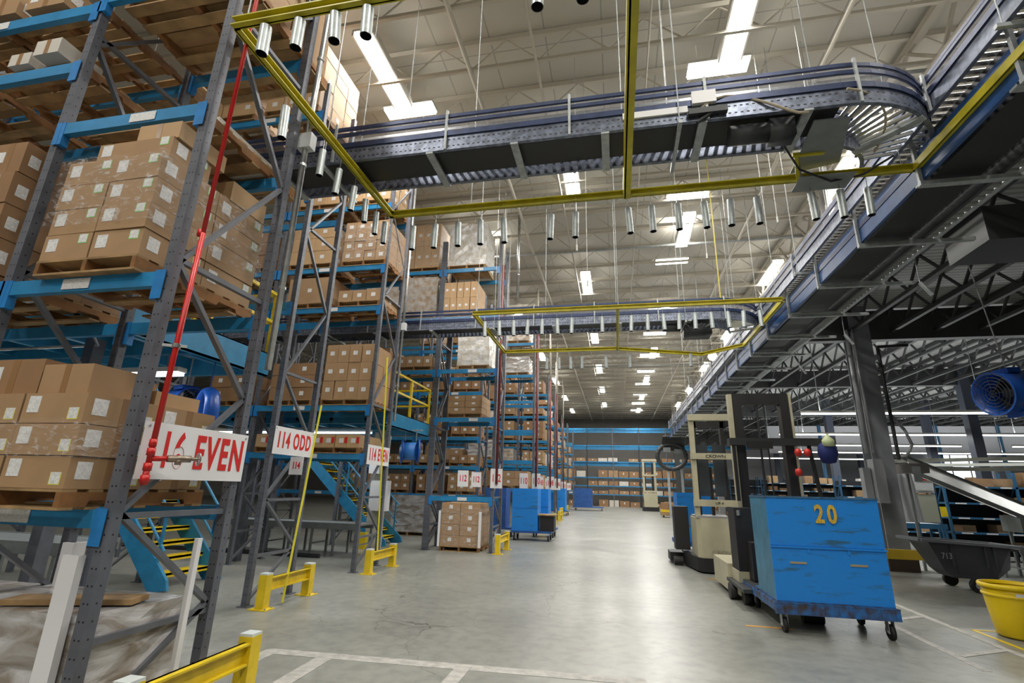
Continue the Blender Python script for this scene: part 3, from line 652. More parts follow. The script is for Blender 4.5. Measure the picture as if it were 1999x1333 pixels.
for k, (x, y) in enumerate(((-3.12, 13.24), (-3.1, 19.9), (-3.1, 24.3), (-3.2, 28.1), (-3.8, 32.9), (-3.9, 38.4))):
    t = thing('riser_pipe', f'dark red standpipe on the end of the {(["second"]+fl)[k]} left rack row', 'pipe', (x, y, 1.6), 'dark red standpipes')
    part('pipe', MB().cyl((x, y, 1.7), (x, y, 8.0 if k < 2 else 6.9), .035, 10), redd_m, t, True)
    part('upper_pipe', MB().cyl((x, y, 8.0 if k < 2 else 6.9), (x, y, 10.05), .045, 10), joist_m, t, True, 'white upper pipe')
# galvanised conduits
def conduit(x, y, z0, z1, r, lab, box=None):
    t = thing('conduit', lab, 'conduit', (x, y, z0))
    part('pipe', MB().cyl((x, y, z0), (x, y, z1), r, 12), galv_m, t, True)
    if box: part('junction_box', MB().box(x-.08, x+.08, y-.05, y+.05, box-.09, box+.09), mat('box_grey', (.55, .57, .58), .4), t)
    m = MB(); z = z0+.8
    while z < z1: m.cyl((x, y, z), (x, y, z+.03), r*1.3, 12); z += 1.4
    part('clamp', m, galv_m, t)
conduit(-3.14, 3.93, 2.6, 9.6, .03, 'bright galvanised conduit on the far post of the nearest rack', 5.1)
conduit(-4.90, 10.5, 3.0, 10.4, .03, 'bright galvanised conduit on the far post of 114 EVEN rack', 5.25)
conduit(-2.9, 14.4, 7.4, 10.6, .045, 'pale vertical pipe up to the roof beyond the top white load')

# ---------------------------------------------------------------- rack guards
def guard(x, ya, yb, label, h=.42):
    t = thing('rack_guard', label, 'rack guard', (x, ya, 0), 'yellow rack guards')
    for k, y in enumerate((ya, yb)):
        p = part('guard_post', MB().box(x-.06, x+.06, y-.06, y+.06, 0.012, h), yel_m, t)
        part('foot_plate', MB().box(x-.13, x+.13, y-.10, y+.10, 0, .012), yel_m, p)
        part('post_cap', MB().box(x-.058, x+.058, y-.058, y+.058, h, h+.02), mat('cap_white', (.7, .76, .76), .35, .2), p, label='pale end cap')
        part('bolt', MB().cyl((x+.1, y-.07, .012), (x+.1, y-.07, .03), .012, 8).cyl((x+.1, y+.07, .012), (x+.1, y+.07, .03), .012, 8), galv_m, p)
    part('guard_rail', MB().box(x-.012, x+.012, ya+.06, yb-.06, h-.2, h-.04).box(x-.012, x+.055, ya+.06, yb-.06, h-.055, h-.04).box(x-.012, x+.055, ya+.06, yb-.06, h-.2, h-.185), yel_m, t)
guard(-2.95, 2.95, 4.02, 'yellow rack guard at the bottom edge before the nearest rack', .41)
guard(-4.62, 6.42, 7.42, 'yellow rack guard in front of the 114 ODD rack')
guard(-4.62, 9.38, 10.42, 'yellow rack guard in front of the 114 EVEN rack')
guard(-3.02, 13.2, 14.3, 'yellow rack guard beside the white-cornered pallet load', .46)
for k, (x, y) in enumerate(((-2.95, 20), (-3.0, 24.4), (-3.1, 28.2), (-3.55, 33), (-3.7, 38.5))): guard(x, y, y+1.0, f'small yellow rack guard at the {fl[k]} rack row end', .5)
t = thing('column_guard', 'yellow steel guard rail between the grey column and the tilt truck', 'guard rail', (6.0, 13.4, 0))
part('rail', MB().box(5.4, 7.0, 13.35, 13.45, .32, .52), mat('guard_ochre', (.55, .38, .03), .45), t)
for x in (5.4, 7.0): part('leg', MB().bar((x, 13.38, .5), (x+(.14 if x > 6 else -.14), 13.38, 0), .1, .14, up=(0, 1, 0)), MATS['guard_ochre'], t)
# yellow straps
def strap(a, b, lab):
    single('yellow_strap', MB().bar(a, b, .028, .012), mat('strap_yellow', (.75, .68, .03), .5), lab, 'strap', a)
strap((-4.55, 6.75, .02), (-4.78, 7.40, 2.85), 'taut yellow strap slanting across the 114 ODD sign')
strap((-4.58, 9.6, .35), (-4.85, 9.75, 4.3), 'taut yellow strap across the 114 EVEN sign')

# ---------------------------------------------------------------- yellow warning frames with hanging tubes
def channel(m, a, b, w=.09):
    m.bar(a, b, w*.25, w); a = Vector(a); b = Vector(b)
    n = (b-a).normalized().cross(Vector((0, 0, 1)))*w*.3
    for dz in (w/2-.006, -w/2+.006): m.bar(a+n+Vector((0, 0, dz)), b+n+Vector((0, 0, dz)), w*.6, .012)
    return m
def tube_frame(x0, x1, y0, y1, z, lab, far_bend=None, first=True):
    t = thing('warning_frame', lab, 'warning frame', (x0, y0, z))
    bars = [((x0, y0, z), (x1, y0, z)), ((x0, y0, z), (x0, y1, z)), ((x1, y0, z), (x1, y1, z)), ((.22 if first else .12, y0, z), (.22 if first else .12, y1, z))]
    if far_bend: bars += [((x0, y1, z), (.12, y1, z)), ((.12, y1, z), (far_bend[0], far_bend[1], z)), ((far_bend[0], far_bend[1], z), (x1, y1, z))]
    else: bars.append(((x0, y1, z), (x1, y1, z)))
    for i, (a, b) in enumerate(bars): part('frame_bar', channel(MB(), a, b, .13 if i == 3 and first else .09), olive_m, t)
    for (x, y) in ((x0+.1, y0), (x1-.1, y0), (x0+.1, y1), (x1-.1, y1), ((x0+x1)/2, y0), ((x0+x1)/2, y1), (x0+1.2, y1)): part('hanger_wire', MB().cyl((x, y, z), (x, y, 10.9), .006, 6), galvp_m, t)
tube_frame(-3.08, 3.55, 2.74, 5.86, 5.35, 'large yellow steel frame hanging round the near conveyor')
tube_frame(-3.05, 3.35, 10.1, 13.35, 5.35, 'smaller yellow frame hanging round the second conveyor', (2.46, 14.2), False)
TB = MB(); n = 14; r = .042
for ro, rev in ((r, 0), (r-.004, 1)):
    vs = [(ro*math.cos(2*PI*i/n), ro*math.sin(2*PI*i/n), z) for z in (-.36, 0) for i in range(n)]
    TB.add(vs, [((i, (i+1) % n, n+(i+1) % n, n+i) if not rev else (n+i, n+(i+1) % n, (i+1) % n, i)) for i in range(n)], rev)
TBM = TB.mesh('tube', [mat('tube_zinc', (.62, .68, .68), .35, .45, .25, 9), black_m], smooth=True)
CHM = MB().cyl((0, 0, -.05), (0, 0, .25), .004, 5).cyl((-.04, 0, -.03), (.04, 0, -.03), .004, 5).mesh('chain', galv_m)
def tube(x, y, z, label, grp, s=1, tilt=0, fat=1):
    t = thing('hanging_tube', label, 'hanging tube', (x, y, z), grp, random.uniform(0, 3)); t.scale = (s*fat, s*fat, s)
    t.rotation_euler = (tilt, random.uniform(-.06, .06), random.uniform(-.3, .3))
    link('tube', TBM, t); link('chain', CHM, t)
def ray_plane(px_, py, Y=None, X=None):
    d = rr*((px_-999.5)/F_PX)-uu*((py-666.5)/F_PX)+fw
    k = (Y/d.y) if Y else (X/d.x); p = Vector((0, 0, CAMZ))+d*k; return p
for k, px_ in enumerate((808, 851, 895, 938, 983, 1076, 1124, 1227, 1273, 1325, 1377, 1430, 1483, 1592, 1650, 1706)):
    p = ray_plane(px_, 430, Y=5.84); tube(p.x, 5.84, 5.13, f'steel tube hanging under the far bar of the near yellow frame, {NUMS[k]} from the left', 'tubes on the far bar')
for k, (px_, py) in enumerate(((520, 70), (588, 50), (657, 40), (720, 30), (1049, 10), (1137, 10), (1240, 5))):
    p = ray_plane(px_, py, Y=2.76); tube(p.x, 2.74, 5.27, f'steel tube hanging under the near bar of the near yellow frame, {NUMS[k]} from the left', 'tubes on the near bar', s=.74, tilt=.05, fat=1.5)
for k, (px_, py) in enumerate(((554, 240), (628, 320), (661, 355), (691, 385), (713, 408), (735, 428), (752, 445))):
    p = ray_plane(px_, py, X=-3.06); tube(-3.07, min(p.y, 5.8), 5.14, f'steel tube hanging under the left bar of the near yellow frame, {NUMS[k]} from the camera', 'tubes on the left bar', s=.9 if k else 1)
for k, q in enumerate((140, 225, 310, 395, 480, 567, 655, 835, 1010, 1105, 1197, 1293, 1388, 1483, 1583, 1678, 1775)):
    p = ray_plane(q/3.03+900, 630, Y=10.1); tube(p.x, 10.1, 5.15, f'pale tube under the near bar of the second yellow frame, {NUMS[k]} from the left', 'tubes on the second frame near bar', s=.95)
for k, px_ in enumerate((1068, 1091, 1114, 1137, 1183, 1229, 1349)):
    p = ray_plane(px_, 710, Y=13.4); tube(p.x, 13.35, 5.15, f'small tube under the far bar of the second yellow frame, {NUMS[k]} from the left', 'tubes on the second frame far bar', s=.95)

# ---------------------------------------------------------------- conveyors
def conveyor(label, path, width, z, hang, left_g=True, right_g=True, guard_h=.5, rollers=True, pan_n=99, slots=False, cm=1.4, name='overhead_conveyor', post_step=1.5, panel=railg_m, beltw=.42):
    """path: list of (x,y); width; z = underside height"""
    t = thing(name, label, 'conveyor', (path[0][0], path[0][1], z))
    P = [Vector((x, y, 0)) for x, y in path]
    def nrm(i):
        a = P[max(0, i-1)]; b = P[min(len(P)-1, i+1)]; d = (b-a).normalized(); return Vector((-d.y, d.x, 0))
    offs = lambda s, w: [P[i]+nrm(i)*s*w for i in range(len(P))]
    up = lambda p, zz: (p.x, p.y, zz)
    for s, g, nm in ((1, left_g, 'left'), (-1, right_g, 'right')):
        e = offs(s, width/2); m = MB(); m2 = MB()
        for a, b in zip(e, e[1:]):
            m.bar(up(a, z+.10), up(b, z+.10), .012, .2); m.bar(up(a, z+.005), up(b, z+.005), .045, .012); m2.bar(up(a, z+.235), up(b, z+.235), .05, .07)
        part('side_rail', m, panel if (s > 0 or panel is railg_m) else dark_m, t); part('side_trim', m2, rail_m if (s > 0 or panel is railg_m) else dark_m, t)
        if slots and s < 0:
            sl = MB()
            for a, b in zip(e, e[1:]):
                L_ = (b-a).length; q_ = .03; dd = (b-a)/L_; nn_ = Vector((dd.y, -dd.x, 0))
                while q_ < L_-.03:
                    c_ = a+dd*q_+nn_*.0062
                    for zz in (z+.06, z+.15): sl.bar(up(c_-dd*.014, zz), up(c_+dd*.014, zz), .002, .016)
                    q_ += .062
            k_ = part('rail_slots', sl, pan_m, t); k_['kind'] = 'stuff'
        if g:
            for zz in (z+.235+guard_h*.35, z+guard_h):
                m = MB()
                for a, b in zip(e, e[1:]): m.bar(up(a, zz), up(b, zz), .03, .045)
                part('guard_rail', m, rail_m, t)
            m = MB()
            for a, b in zip(e, e[1:]): m.bar(up(a, z+.25+(guard_h-.25)/2), up(b, z+.25+(guard_h-.25)/2), .006, guard_h-.28)
            part('guard_screen', m, glass_m, t)
            o = [P[i]+nrm(i)*s*(width/2+.03) for i in range(len(P))]
            L = 0; nxt = .6
            for a, b in zip(o, o[1:]):
                d = (b-a).length
                while nxt < L+d: q = a.lerp(b, (nxt-L)/d); part('guard_post', MB().box(q.x-.014, q.x+.014, q.y-.014, q.y+.014, z+.0, z+guard_h+.06), galvp_m, t); nxt += post_step
                L += d
    # belt pan, rollers, cross members
    m = MB(); m3 = MB(); ro = MB(); rest = MB(); cmb = MB(); hr = MB()
    for a, b in list(zip(P, P[1:]))[:pan_n]:
        m.bar(up(a, z+.10), up(b, z+.10), beltw, .07)
    part('belt_pan', m, pan_m, t)
    L = 0; nr = .05; nc = .4; nh = .9; cnt = 0
    for i, (a, b) in enumerate(zip(P, P[1:])):
        d = (b-a).length; dr = (b-a).normalized(); na = nrm(i); nb = nrm(i+1)
        while rollers and nr < L+d:
            f = (nr-L)/d; q = a.lerp(b, f); n_ = na.lerp(nb, f).normalized()
            ro.cyl(up(q-n_*(width/2-.02), z+.165), up(q+n_*(width/2-.02), z+.165), .024, 6); nr += .105; cnt += 1
        while nc < L+d:
            f = (nc-L)/d; q = a.lerp(b, f); n_ = na.lerp(nb, f).normalized()
            part('cross_member', MB().bar(up(q-n_*(width/2+.02), z-.012), up(q+n_*(width/2+.02), z-.012), .09, .03), galvp_m, t); nc += cm
        while hang and nh < L+d:
            f = (nh-L)/d; q = a.lerp(b, f); n_ = na.lerp(nb, f).normalized()
            for s in (-1, 1): part('hanger_rod', MB().cyl(up(q+n_*s*(width/2+.06), z-.08), up(q+n_*s*(width/2+.06), 10.9), .0065, 6), galvp_m, t)
            part('hanger_bar', MB().bar(up(q-n_*(width/2+.12), z-.06), up(q+n_*(width/2+.12), z-.06), .04, .04), galvp_m, t); nh += hang
        L += d
    if rollers: r_ = part('roller', ro, roller_m, t); r_['kind'] = 'stuff'
    return t
arc = lambda cx_, cy_, R, a0, a1, n: [(cx_+R*math.cos(a0+(a1-a0)*i/n), cy_+R*math.sin(a0+(a1-a0)*i/n)) for i in range(n+1)]
c1 = conveyor('near overhead conveyor crossing the aisle and curving right', [(-13, 5.13), (-8, 5.13), (-4, 5.13), (0, 5.13)]+arc(2.45, 6.1, .97, -PI/2, -.12, 12), .66, 5.5, 4.3, cm=1.05, pan_n=4, slots=True)
c2 = conveyor('second overhead conveyor crossing the aisle beyond the first', [(-13, 11.9), (-8, 11.9), (-4, 11.9), (0, 11.9)]+arc(2.3, 12.87, .97, -PI/2, -.12, 10), .66, 5.5, 4.6, cm=1.6, pan_n=4, slots=True)
c3 = conveyor('upper roller conveyor running down the right side of the aisle', [(3.78, -2), (3.78, 8), (3.78, 20), (3.78, 34.5)], .6, 5.62, 5.2, guard_h=.42, cm=50, post_step=2.2, beltw=.05)
c4 = conveyor('lower blue-panelled belt conveyor along the mezzanine edge', [(4.0, -2), (4.0, 8), (4.0, 20), (4.0, 34), (4.0, 35.5)], .78, 5.16, 0, False, False, cm=1.5, rollers=True, panel=panelb_m, beltw=.5)
part('side_panel', MB().box(3.595, 3.61, -2, 34.5, 5.18, 5.52), panelb_m, c4)
y = -.4
while y < 34: part('support_bracket', MB().box(3.55, 5.0, y-.03, y+.03, 5.08, 5.13).box(3.55, 3.59, y-.02, y+.02, 5.13, 6.0), galvp_m, c4); y += 1.55
rt = MB(); y = .6
while y < 30: rt.cyl((4.5, y, 5.35), (4.72, y, 5.35), .055, 8); y += .14
q = part('return_roller', rt, mat('return_roller', (.35, .36, .36), .4, .7), c4); q['kind'] = 'stuff'
# motors, cables and drives under the curve
mt = MB().cyl((1.35, 5.0, 5.42), (1.75, 5.0, 5.42), .11, 14).box(1.75, 2.0, 4.9, 5.1, 5.3, 5.52)
part('drive_motor', mt, dark_m, c1, True)
part('curve_pan', MB().prism([(2.2, 4.95), (2.55, 4.95), (2.75, 5.75), (2.25, 5.9)], 'z', 5.46, 5.475), sheet_m, c1)
cb = MB()
pts = [(1.0+.1*i, 4.78-.02*math.sin(i), 5.62+.16*math.sin(i*.45)) for i in range(12)]
cab_m = mat('cable_beige', (.42, .36, .26), .5)
cb.path(pts, .014, 6); part('cable', cb, cab_m, c1)
cb = MB().path([(2.3+.9*math.cos(a*.12+-1.4), 5.95+1.25*math.sin(a*.12-1.4), 5.63) for a in range(12)], .013, 6); part('cable', cb, cab_m, c1)
cb = MB().path([(2.0, 5.3, 5.45), (2.2, 5.5, 5.25), (2.6, 5.7, 5.18), (3.0, 5.8, 5.3), (3.3, 5.7, 5.45)], .013, 6)
part('cable', cb, pan_m, c1, label='black cable loop')
part('junction_box', MB().box(.95, 1.2, 4.74, 4.79, 5.7, 5.86).box(.2, .9, 4.765, 4.79, 5.62, 5.7), white_m, c1)
part('plow_arm', MB().cyl((.98, 4.75, 5.45), (1.2, 4.75, 5.6), .02, 8).box(.9, 1.3, 4.72, 4.78, 5.55, 5.62), dark_m, c1)
mt = MB().cyl((1.2, 11.8, 5.4), (1.6, 11.8, 5.4), .1, 12).box(1.7, 2.3, 11.7, 12.2, 5.2, 5.45)
part('drive_motor', mt, dark_m, c2, True)
single('drip_plate', MB().box(2.24, 2.84, 5.6, 5.92, 5.21, 5.22).bar((2.3, 5.75, 5.22), (2.3, 5.75, 5.5), .03, .03), sheet_m, 'grey metal plate hanging on the yellow frame below the conveyor curve', 'metal plate', (2.5, 5.75, 5.21))
single('yellow_bracket', MB().box(2.16, 2.5, 5.5, 5.54, 5.44, 5.48).bar((2.2, 5.52, 5.48), (2.26, 5.72, 5.24), .04, .04), olive_m, 'small yellow bracket under the conveyor curve', 'bracket', (2.3, 5.5, 5.45))
# end loop of the conveyor
t = thing('conveyor_end', 'dark curved delivery end of the long right conveyor', 'conveyor end', (3.7, 35.8, 3.0))
ep = MB(); ep2 = MB()
pr = [(35.5, 5.3), (36.0, 5.1), (36.35, 4.75), (36.45, 4.4)]
for (a, za), (b, zb) in zip(pr, pr[1:]):
    for x in (3.3, 4.5): ep.bar((x, a, za), (x, b, zb), .06, .3, up=(1, 0, 0))
    ep2.bar((3.9, a, za), (3.9, b, zb), 1.1, .08)
part('frame', ep, dark_m, t); part('belt', ep2, pan_m, t)
part('hose_loop', MB().path([(3.75+.95*math.cos(a*PI/12), 36.3, 4.0+.85*math.sin(a*PI/12)) for a in range(25)], .14, 8), dark_m, t)
part('end_box', MB().box(3.2, 3.7, 36.2, 36.5, 4.3, 4.6), sheet_m, t); part('end_box', MB().box(3.95, 4.5, 36.2, 36.5, 4.2, 4.5), sheet_m, t)
part('leg', MB().box(3.4, 3.55, 36.4, 36.55, 0, 3.2).box(4.3, 4.45, 36.4, 36.55, 0, 3.2), galvp_m, t)
# mezzanine edge pipe and hangers
struct('edge_pipe', MB().cyl((4.88, -2, 5.42), (4.88, 45, 5.42), .035, 8), galvp_m)
struct('edge_pipe', MB().cyl((4.86, -2, 5.9), (4.86, 45, 5.9), .025, 8), dark_m)
for k in range(5):
    y = 3.2+k*3.1
    single('hanging_bracket', MB().cyl((5.4, y, 5.3), (5.55, y, 5.05), .035, 8).cyl((5.4, y, 5.3), (5.4, y, 5.8), .01, 6), galvp_m, f'small grey bracket hanging below the mezzanine edge, {NUMS[k]} from the camera', 'bracket', (5.4, y, 5.1), 'brackets below the mezzanine edge')

# ---------------------------------------------------------------- left walkways, rails, stairs
def walkway(label, x0, x1, y0, y1, z):
    t = thing('walkway', label, 'walkway', (x1, y0, z))
    part('edge_beam', MB().box(x1-.06, x1, y0, y1, z-.34, z).box(x1-.12, x1, y0, y1, z-.34, z-.325).box(x1-.12, x1, y0, y1, z-.015, z), stairs_m, t)
    n = 6
    for i in range(n):
        x = x1-.5-(x1-x0)*i/n; part('joist', MB().box(x-.04, x+.04, y0, y1, z-.26, z-.05), stairs_m, t)
    for y in (y0+.04, y1-.04, (y0+y1)/2): part('cross_beam', MB().box(x0, x1-.06, y-.04, y+.04, z-.32, z-.06), stairs_m, t)
    part('deck', MB().box(x0, x1-.06, y0, y1, z-.05, z-.01), deck_m, t)
    rl = MB()
    part('guard_rail', rl.bar((x1-.03, y0, z+.95), (x1-.03, y1, z+.95), .045, .045).bar((x1-.03, y0, z+.5), (x1-.03, y1, z+.5), .045, .045), yel_m, t)
    part('guard_rail', MB().bar((x0, y1-.05, z+.95), (x1-.03, y1-.05, z+.95), .045, .045).bar((x0, y1-.05, z+.5), (x1-.03, y1-.05, z+.5), .045, .045), yel_m, t)
    for y in (y0+.2, (y0+y1)/2, y1-.05):
        p = part('rail_post', MB().bar((x1-.03, y, z-.34), (x1-.03, y, z+.97), .055, .055), yel_m, t)
    x = x1-1.5
    while x > x0: part('rail_post', MB().bar((x, y1-.05, z), (x, y1-.05, z+.97), .05, .05), yel_m, t); x -= 1.5
    part('conduit', MB().path([(x1-.3, y0-.0, z-.33), (x1-.9, y0+.6, z-.36), (x0, y0+.65, z-.36)], .018, 6), galv_m, t)
walkway('near blue walkway deck with yellow rails behind the 116 rack', -10.4, -5.1, 3.95, 6.4, 3.47)
walkway('second blue walkway deck with yellow rails behind the 114 EVEN rack', -10.4, -5.1, 10.5, 13.2, 3.27)
def stairs(label, xf, y0, y1, ztop, slope=1.02):
    t = thing('staircase', label, 'staircase', (xf, y0, 0)); L = ztop/slope
    for y in (y0, y1-.05):
        part('stringer', MB().prism([(xf, 0), (xf+.14, .02), (xf+.10, .16), (xf-L, ztop+.02), (xf-L-.22, ztop-.12), (xf-.2, 0)], 'y', y, y+.05), stairs_m, t)
    n = int(ztop/.21)
    for i in range(1, n+1):
        z = i*ztop/(n+1); x = xf-z/slope
        part('tread', MB().box(x-.17, x+.09, y0+.05, y1-.05, z-.02, z+.015).box(x+.07, x+.09, y0+.05, y1-.05, z-.05, z+.02), yel_m, t)
    for y in (y0+.02, y1-.02):
        for h in (.45, .95): part('handrail', MB().cyl((xf-.05, y, h+.1), (xf-.05-L, y, h+.1+ztop), .022, 8), stairs_m, t)
        for q in (.03, .35, .68): x = xf-.05-L*q; part('rail_post', MB().cyl((x, y, ztop*q+.02), (x, y, ztop*q+1.05), .025, 8), stairs_m, t)
    return t
stairs('near blue staircase with yellow treads behind the 116 sign rack', -6.72, 6.88, 7.98, 3.3, 1.12)
stairs('farther blue staircase with yellow treads seen below the 114 ODD sign', -6.35, 13.5, 14.6, 3.2, .95)
# floor-level belt tables
def table(label, x0, x1, y0, y1, z, m=dark_m, top=sheet_m, n=5, belt=True, name='conveyor_table', cat='conveyor table'):
    t = thing(name, label, cat, (x0, y0, 0))
    part('side_rail', MB().box(x0, x1, y0, y0+.03, z-.14, z), m, t); part('side_rail', MB().box(x0, x1, y1-.03, y1, z-.14, z), m, t)
    part('belt' if belt else 'table_top', MB().box(x0, x1, y0+.03, y1-.03, z-.05, z-.01), top, t)
    for i in range(n):
        x = x0+.05+(x1-x0-.1)*i/(n-1)
        for y in (y0+.03, y1-.03): part('leg', MB().bar((x, y, z-.14), (x, y, 0), .05, .04), m, t)
        if i % 2 == 0: part('brace', MB().bar((x, y0+.03, .25), (x, y1-.03, .25), .03, .03), m, t)
    return t
table('grey belt conveyor table running behind the nearest rack', -10, -6.35, 5.0, 5.75, .86, sheet_m)
table('grey roller table on the floor between the 114 posts', -9.5, -5.9, 11.3, 12.05, .72, sheet_m, n=7)
single('floor_beam', MB().box(-12, -6.6, 10.9, 10.96, 0, .09), dark_m, 'dark low steel kerb in front of the grey roller table', 'kerb', (-8, 10.9, 0))
for k, (x, y) in enumerate(((-7.9, 9.9), (-8.3, 6.7), (-6.1, 4.6), (-7.9, 4.6))):
    struct('walkway_column', MB().box(x-.07, x+.07, y-.07, y+.07, 0, 3.2), post_m)
# white electrical column with cabinet
t = thing('electrical_column', 'cream column with a white electrical cabinet behind the 114 EVEN rack', 'electrical column', (-6.35, 13.2, 0))
part('column', MB().box(-6.6, -6.25, 13.0, 13.3, 0, 3.1), mat('column_cream', (.42, .42, .36), .6), t)
part('cabinet', MB().box(-6.48, -5.98, 12.8, 12.99, .95, 1.72), white_m, t)
part('guard', MB().box(-6.75, -6.45, 12.75, 12.9, 0, .4), yel_m, t)
single('switch_box', MB().box(-6.6, -6.3, 12.84, 12.98, 1.9, 2.3), white_m, 'small white box on the cream column above the cabinet', 'switch box', (-6.45, 12.9, 1.9))

# ---------------------------------------------------------------- fans
def drum_fan(label, loc, r, L, rz, tilt, hang):
    t = thing('drum_fan', label, 'fan', loc, None, rz); ORG[t.name] = (0, 0, 0)
    t.rotation_euler = (tilt, 0, rz)
    m = MB(); n = 28
    prof = [(r*1.06, -L/2), (r*1.0, -L/2+.04), (r*.97, 0), (r*1.0, L/2-.04), (r*1.06, L/2), (r*.98, L/2), (r*.93, 0), (r*.98, -L/2), (r*1.06, -L/2)]
    vs = [(rad*math.cos(2*PI*i/n), yy, rad*math.sin(2*PI*i/n)) for rad, yy in prof for i in range(n)]
    m.add(vs, [(j*n+i, j*n+(i+1) % n, (j+1)*n+(i+1) % n, (j+1)*n+i) for j in range(len(prof)-1) for i in range(n)])
    lpart('drum', m, fan_m, t, True)
    g = MB()
    for q in range(1, 7):
        rad = r*q/6.2; g.path([(rad*math.cos(a*PI/10), -L/2, rad*math.sin(a*PI/10)) for a in range(21)], .004, 4)
    for a in range(8): g.bar((0, -L/2, 0), (r*math.cos(a*PI/4), -L/2, r*math.sin(a*PI/4)), .006, .006)
    lpart('grille', g, dark_m, t)
    bl = MB()
    for a in range(5):
        c, s_ = math.cos(a*2*PI/5), math.sin(a*2*PI/5)
        bl.add([(c*.08-s_*.05, -.03, s_*.08+c*.05), (c*.08+s_*.05, .03, s_*.08-c*.05), (c*r*.85+s_*.12, .05, s_*r*.85-c*.12), (c*r*.85-s_*.12, -.05, s_*r*.85+c*.12)], [(0, 1, 2, 3)])
    bl.cyl((0, -.12, 0), (0, .15, 0), .09, 12); lpart('blades', bl, dark_m, t)
    lpart('motor_box', MB().box(-.12, .12, -.12, .12, r*.95, r*1.2).box(-.15, .15, -.1, .1, -r*1.2, -r*.95), fan_m, t)
    if hang: lpart('hanger', MB().cyl((0, 0, r), (0, 0, r+hang), .01, 6), galvp_m, t)
    return t
drum_fan('blue drum fan hanging from the right mezzanine near the picture edge', (6.58, 9.7, 3.36), .34, .8, -1.3, .1, 2.4)
drum_fan('blue drum fan hanging behind the red pipe of the nearest rack', (-5.98, 5.9, 2.62), .22, .45, 1.25, 0, .58)
# blue hose hoop
hp = MB(); NA, NB = 28, 12
vs = []
for i in range(NA):
    A = 2*PI*i/NA; c_ = Vector((math.cos(A)*.5, -math.cos(A)*.25, math.sin(A)*.9)); nrm_ = Vector((math.cos(A)*.85, -math.cos(A)*.4, math.sin(A)))
    for j in range(NB):
        B = 2*PI*j/NB; p = Vector((-5.42, 5.72, 2.46))+c_*.34+nrm_.normalized()*.065*math.cos(B)+Vector((.4, .9, 0)).normalized()*.10*math.sin(B); vs.append(tuple(p))
hp.add(vs, [(i*NB+j, ((i+1) % NA)*NB+j, ((i+1) % NA)*NB+(j+1) % NB, i*NB+(j+1) % NB) for i in range(NA) for j in range(NB)])
hp.cyl((-5.42, 5.72, 2.80), (-5.42, 5.72, 3.43), .008, 6)
single('hose_hoop', hp, fan_m, 'thick dark blue hoop hanging beside the fan behind the nearest rack', 'hoop', (-5.42, 5.72, 2.17), None, True)
single('white_globe', MB().cyl((-5.6, 5.9, 2.42), (-5.55, 5.88, 2.42), .07, 14), white_m, 'small white disc inside the blue hoop', 'disc', (-5.6, 5.9, 2.42))
t = thing('cable_drum', 'blue cable drum hanging between the 114 EVEN rack and the one-bay rack', 'cable drum', (-5.1, 12.0, 2.1))
dm = MB()
for dx, rd in ((-.24, .30), (.2, .30)): dm.cyl((-5.1+dx, 12, 2.44), (-5.1+dx+.04, 12.02, 2.44), rd, 24)
part('flange', dm, fan_m, t, True); part('core', MB().cyl((-5.3, 12, 2.44), (-4.9, 12.01, 2.44), .22, 20), mat('drum_light_blue', (.04, .2, .6), .4), t, True)
part('hanger', MB().cyl((-5.25, 12, 2.7), (-5.25, 12, 3.0), .01, 6).cyl((-4.95, 12, 2.7), (-4.95, 12, 3.0), .01, 6).box(-5.4, -4.8, 11.97, 12.03, 2.95, 2.98), galvp_m, t)

# ---------------------------------------------------------------- cart 20
t = thing('platform_cart', 'large scuffed bright blue steel cart numbered 20 in the right foreground', 'cart', (1.9, 7.3, 0))
x0, x1, ya, yb = 1.90, 3.20, 7.32, 8.15
part('front_panel', MB().box(x0, x1, ya, ya+.025, .36, .985).box(x0, x1, ya+.004, ya+.025, 1.0, 1.59), cart_m, t)
part('side_panel', MB().box(x0, x0+.025, ya+.026, yb, .36, 1.58), mat('cart_side_blue', (.05, .22, .36), .45, 0, .3, 5), t, label='faded teal-blue side panel')
part('side_panel', MB().box(x1-.025, x1, ya+.026, yb, .36, 1.58), cart_m, t)
part('rear_panel', MB().box(x0+.026, x1-.026, yb-.02, yb, .36, 1.58), cart_m, t)
part('ledge', MB().box(x0-.01, x1+.015, ya-.02, ya+.0, .975, .995).box(x0+.42, x0+.45, ya-.012, ya, .92, .975).box(x0+.87, x0+.9, ya-.012, ya, .92, .975), cart_m, t)
part('top_rim', MB().box(x0-.008, x1+.008, ya-.008, ya+.03, 1.575, 1.6).box(x0-.008, x0+.03, ya, yb, 1.575, 1.6).box(x1-.03, x1+.008, ya, yb, 1.575, 1.6), mat('cart_rim', (.06, .17, .32), .5, .2, .4, 20), t)
rust_m = mat('cart_frame_worn', (.02, .17, .50), .5, .1, .85, 9, noise2=(.06, .04, .035))
bf = MB().box(x0-.03, x1+.03, ya-.03, ya+.02, .215, .345).box(x0-.03, x0+.02, ya, yb+.9, .235, .33).box(x1-.02, x1+.03, ya, yb+.2, .235, .345).box(x0, x1, ya, yb+.2, .33, .36)
for q in range(9): bf.box(x0+.07+q*.15, x0+.085+q*.15, ya-.038, ya-.03, .23, .34)
bf.box(x0-.03, x1+.03, ya-.036, ya-.03, .335, .35).box(x0-.03, x1+.03, ya-.036, ya-.03, .215, .228)
part('chassis', bf, rust_m, t)
part('platform', MB().box(x0-.02, x1-.3, yb+.01, yb+.9, .30, .345), dark_m, t)
for hx in (x0+.2, x0+.88):
    part('handle', MB().box(hx, hx+.19, ya-.012, ya+.002, .79, .815), mat('worn_handle', (.45, .38, .25), .4, .4), t, label='worn metal handle slot')
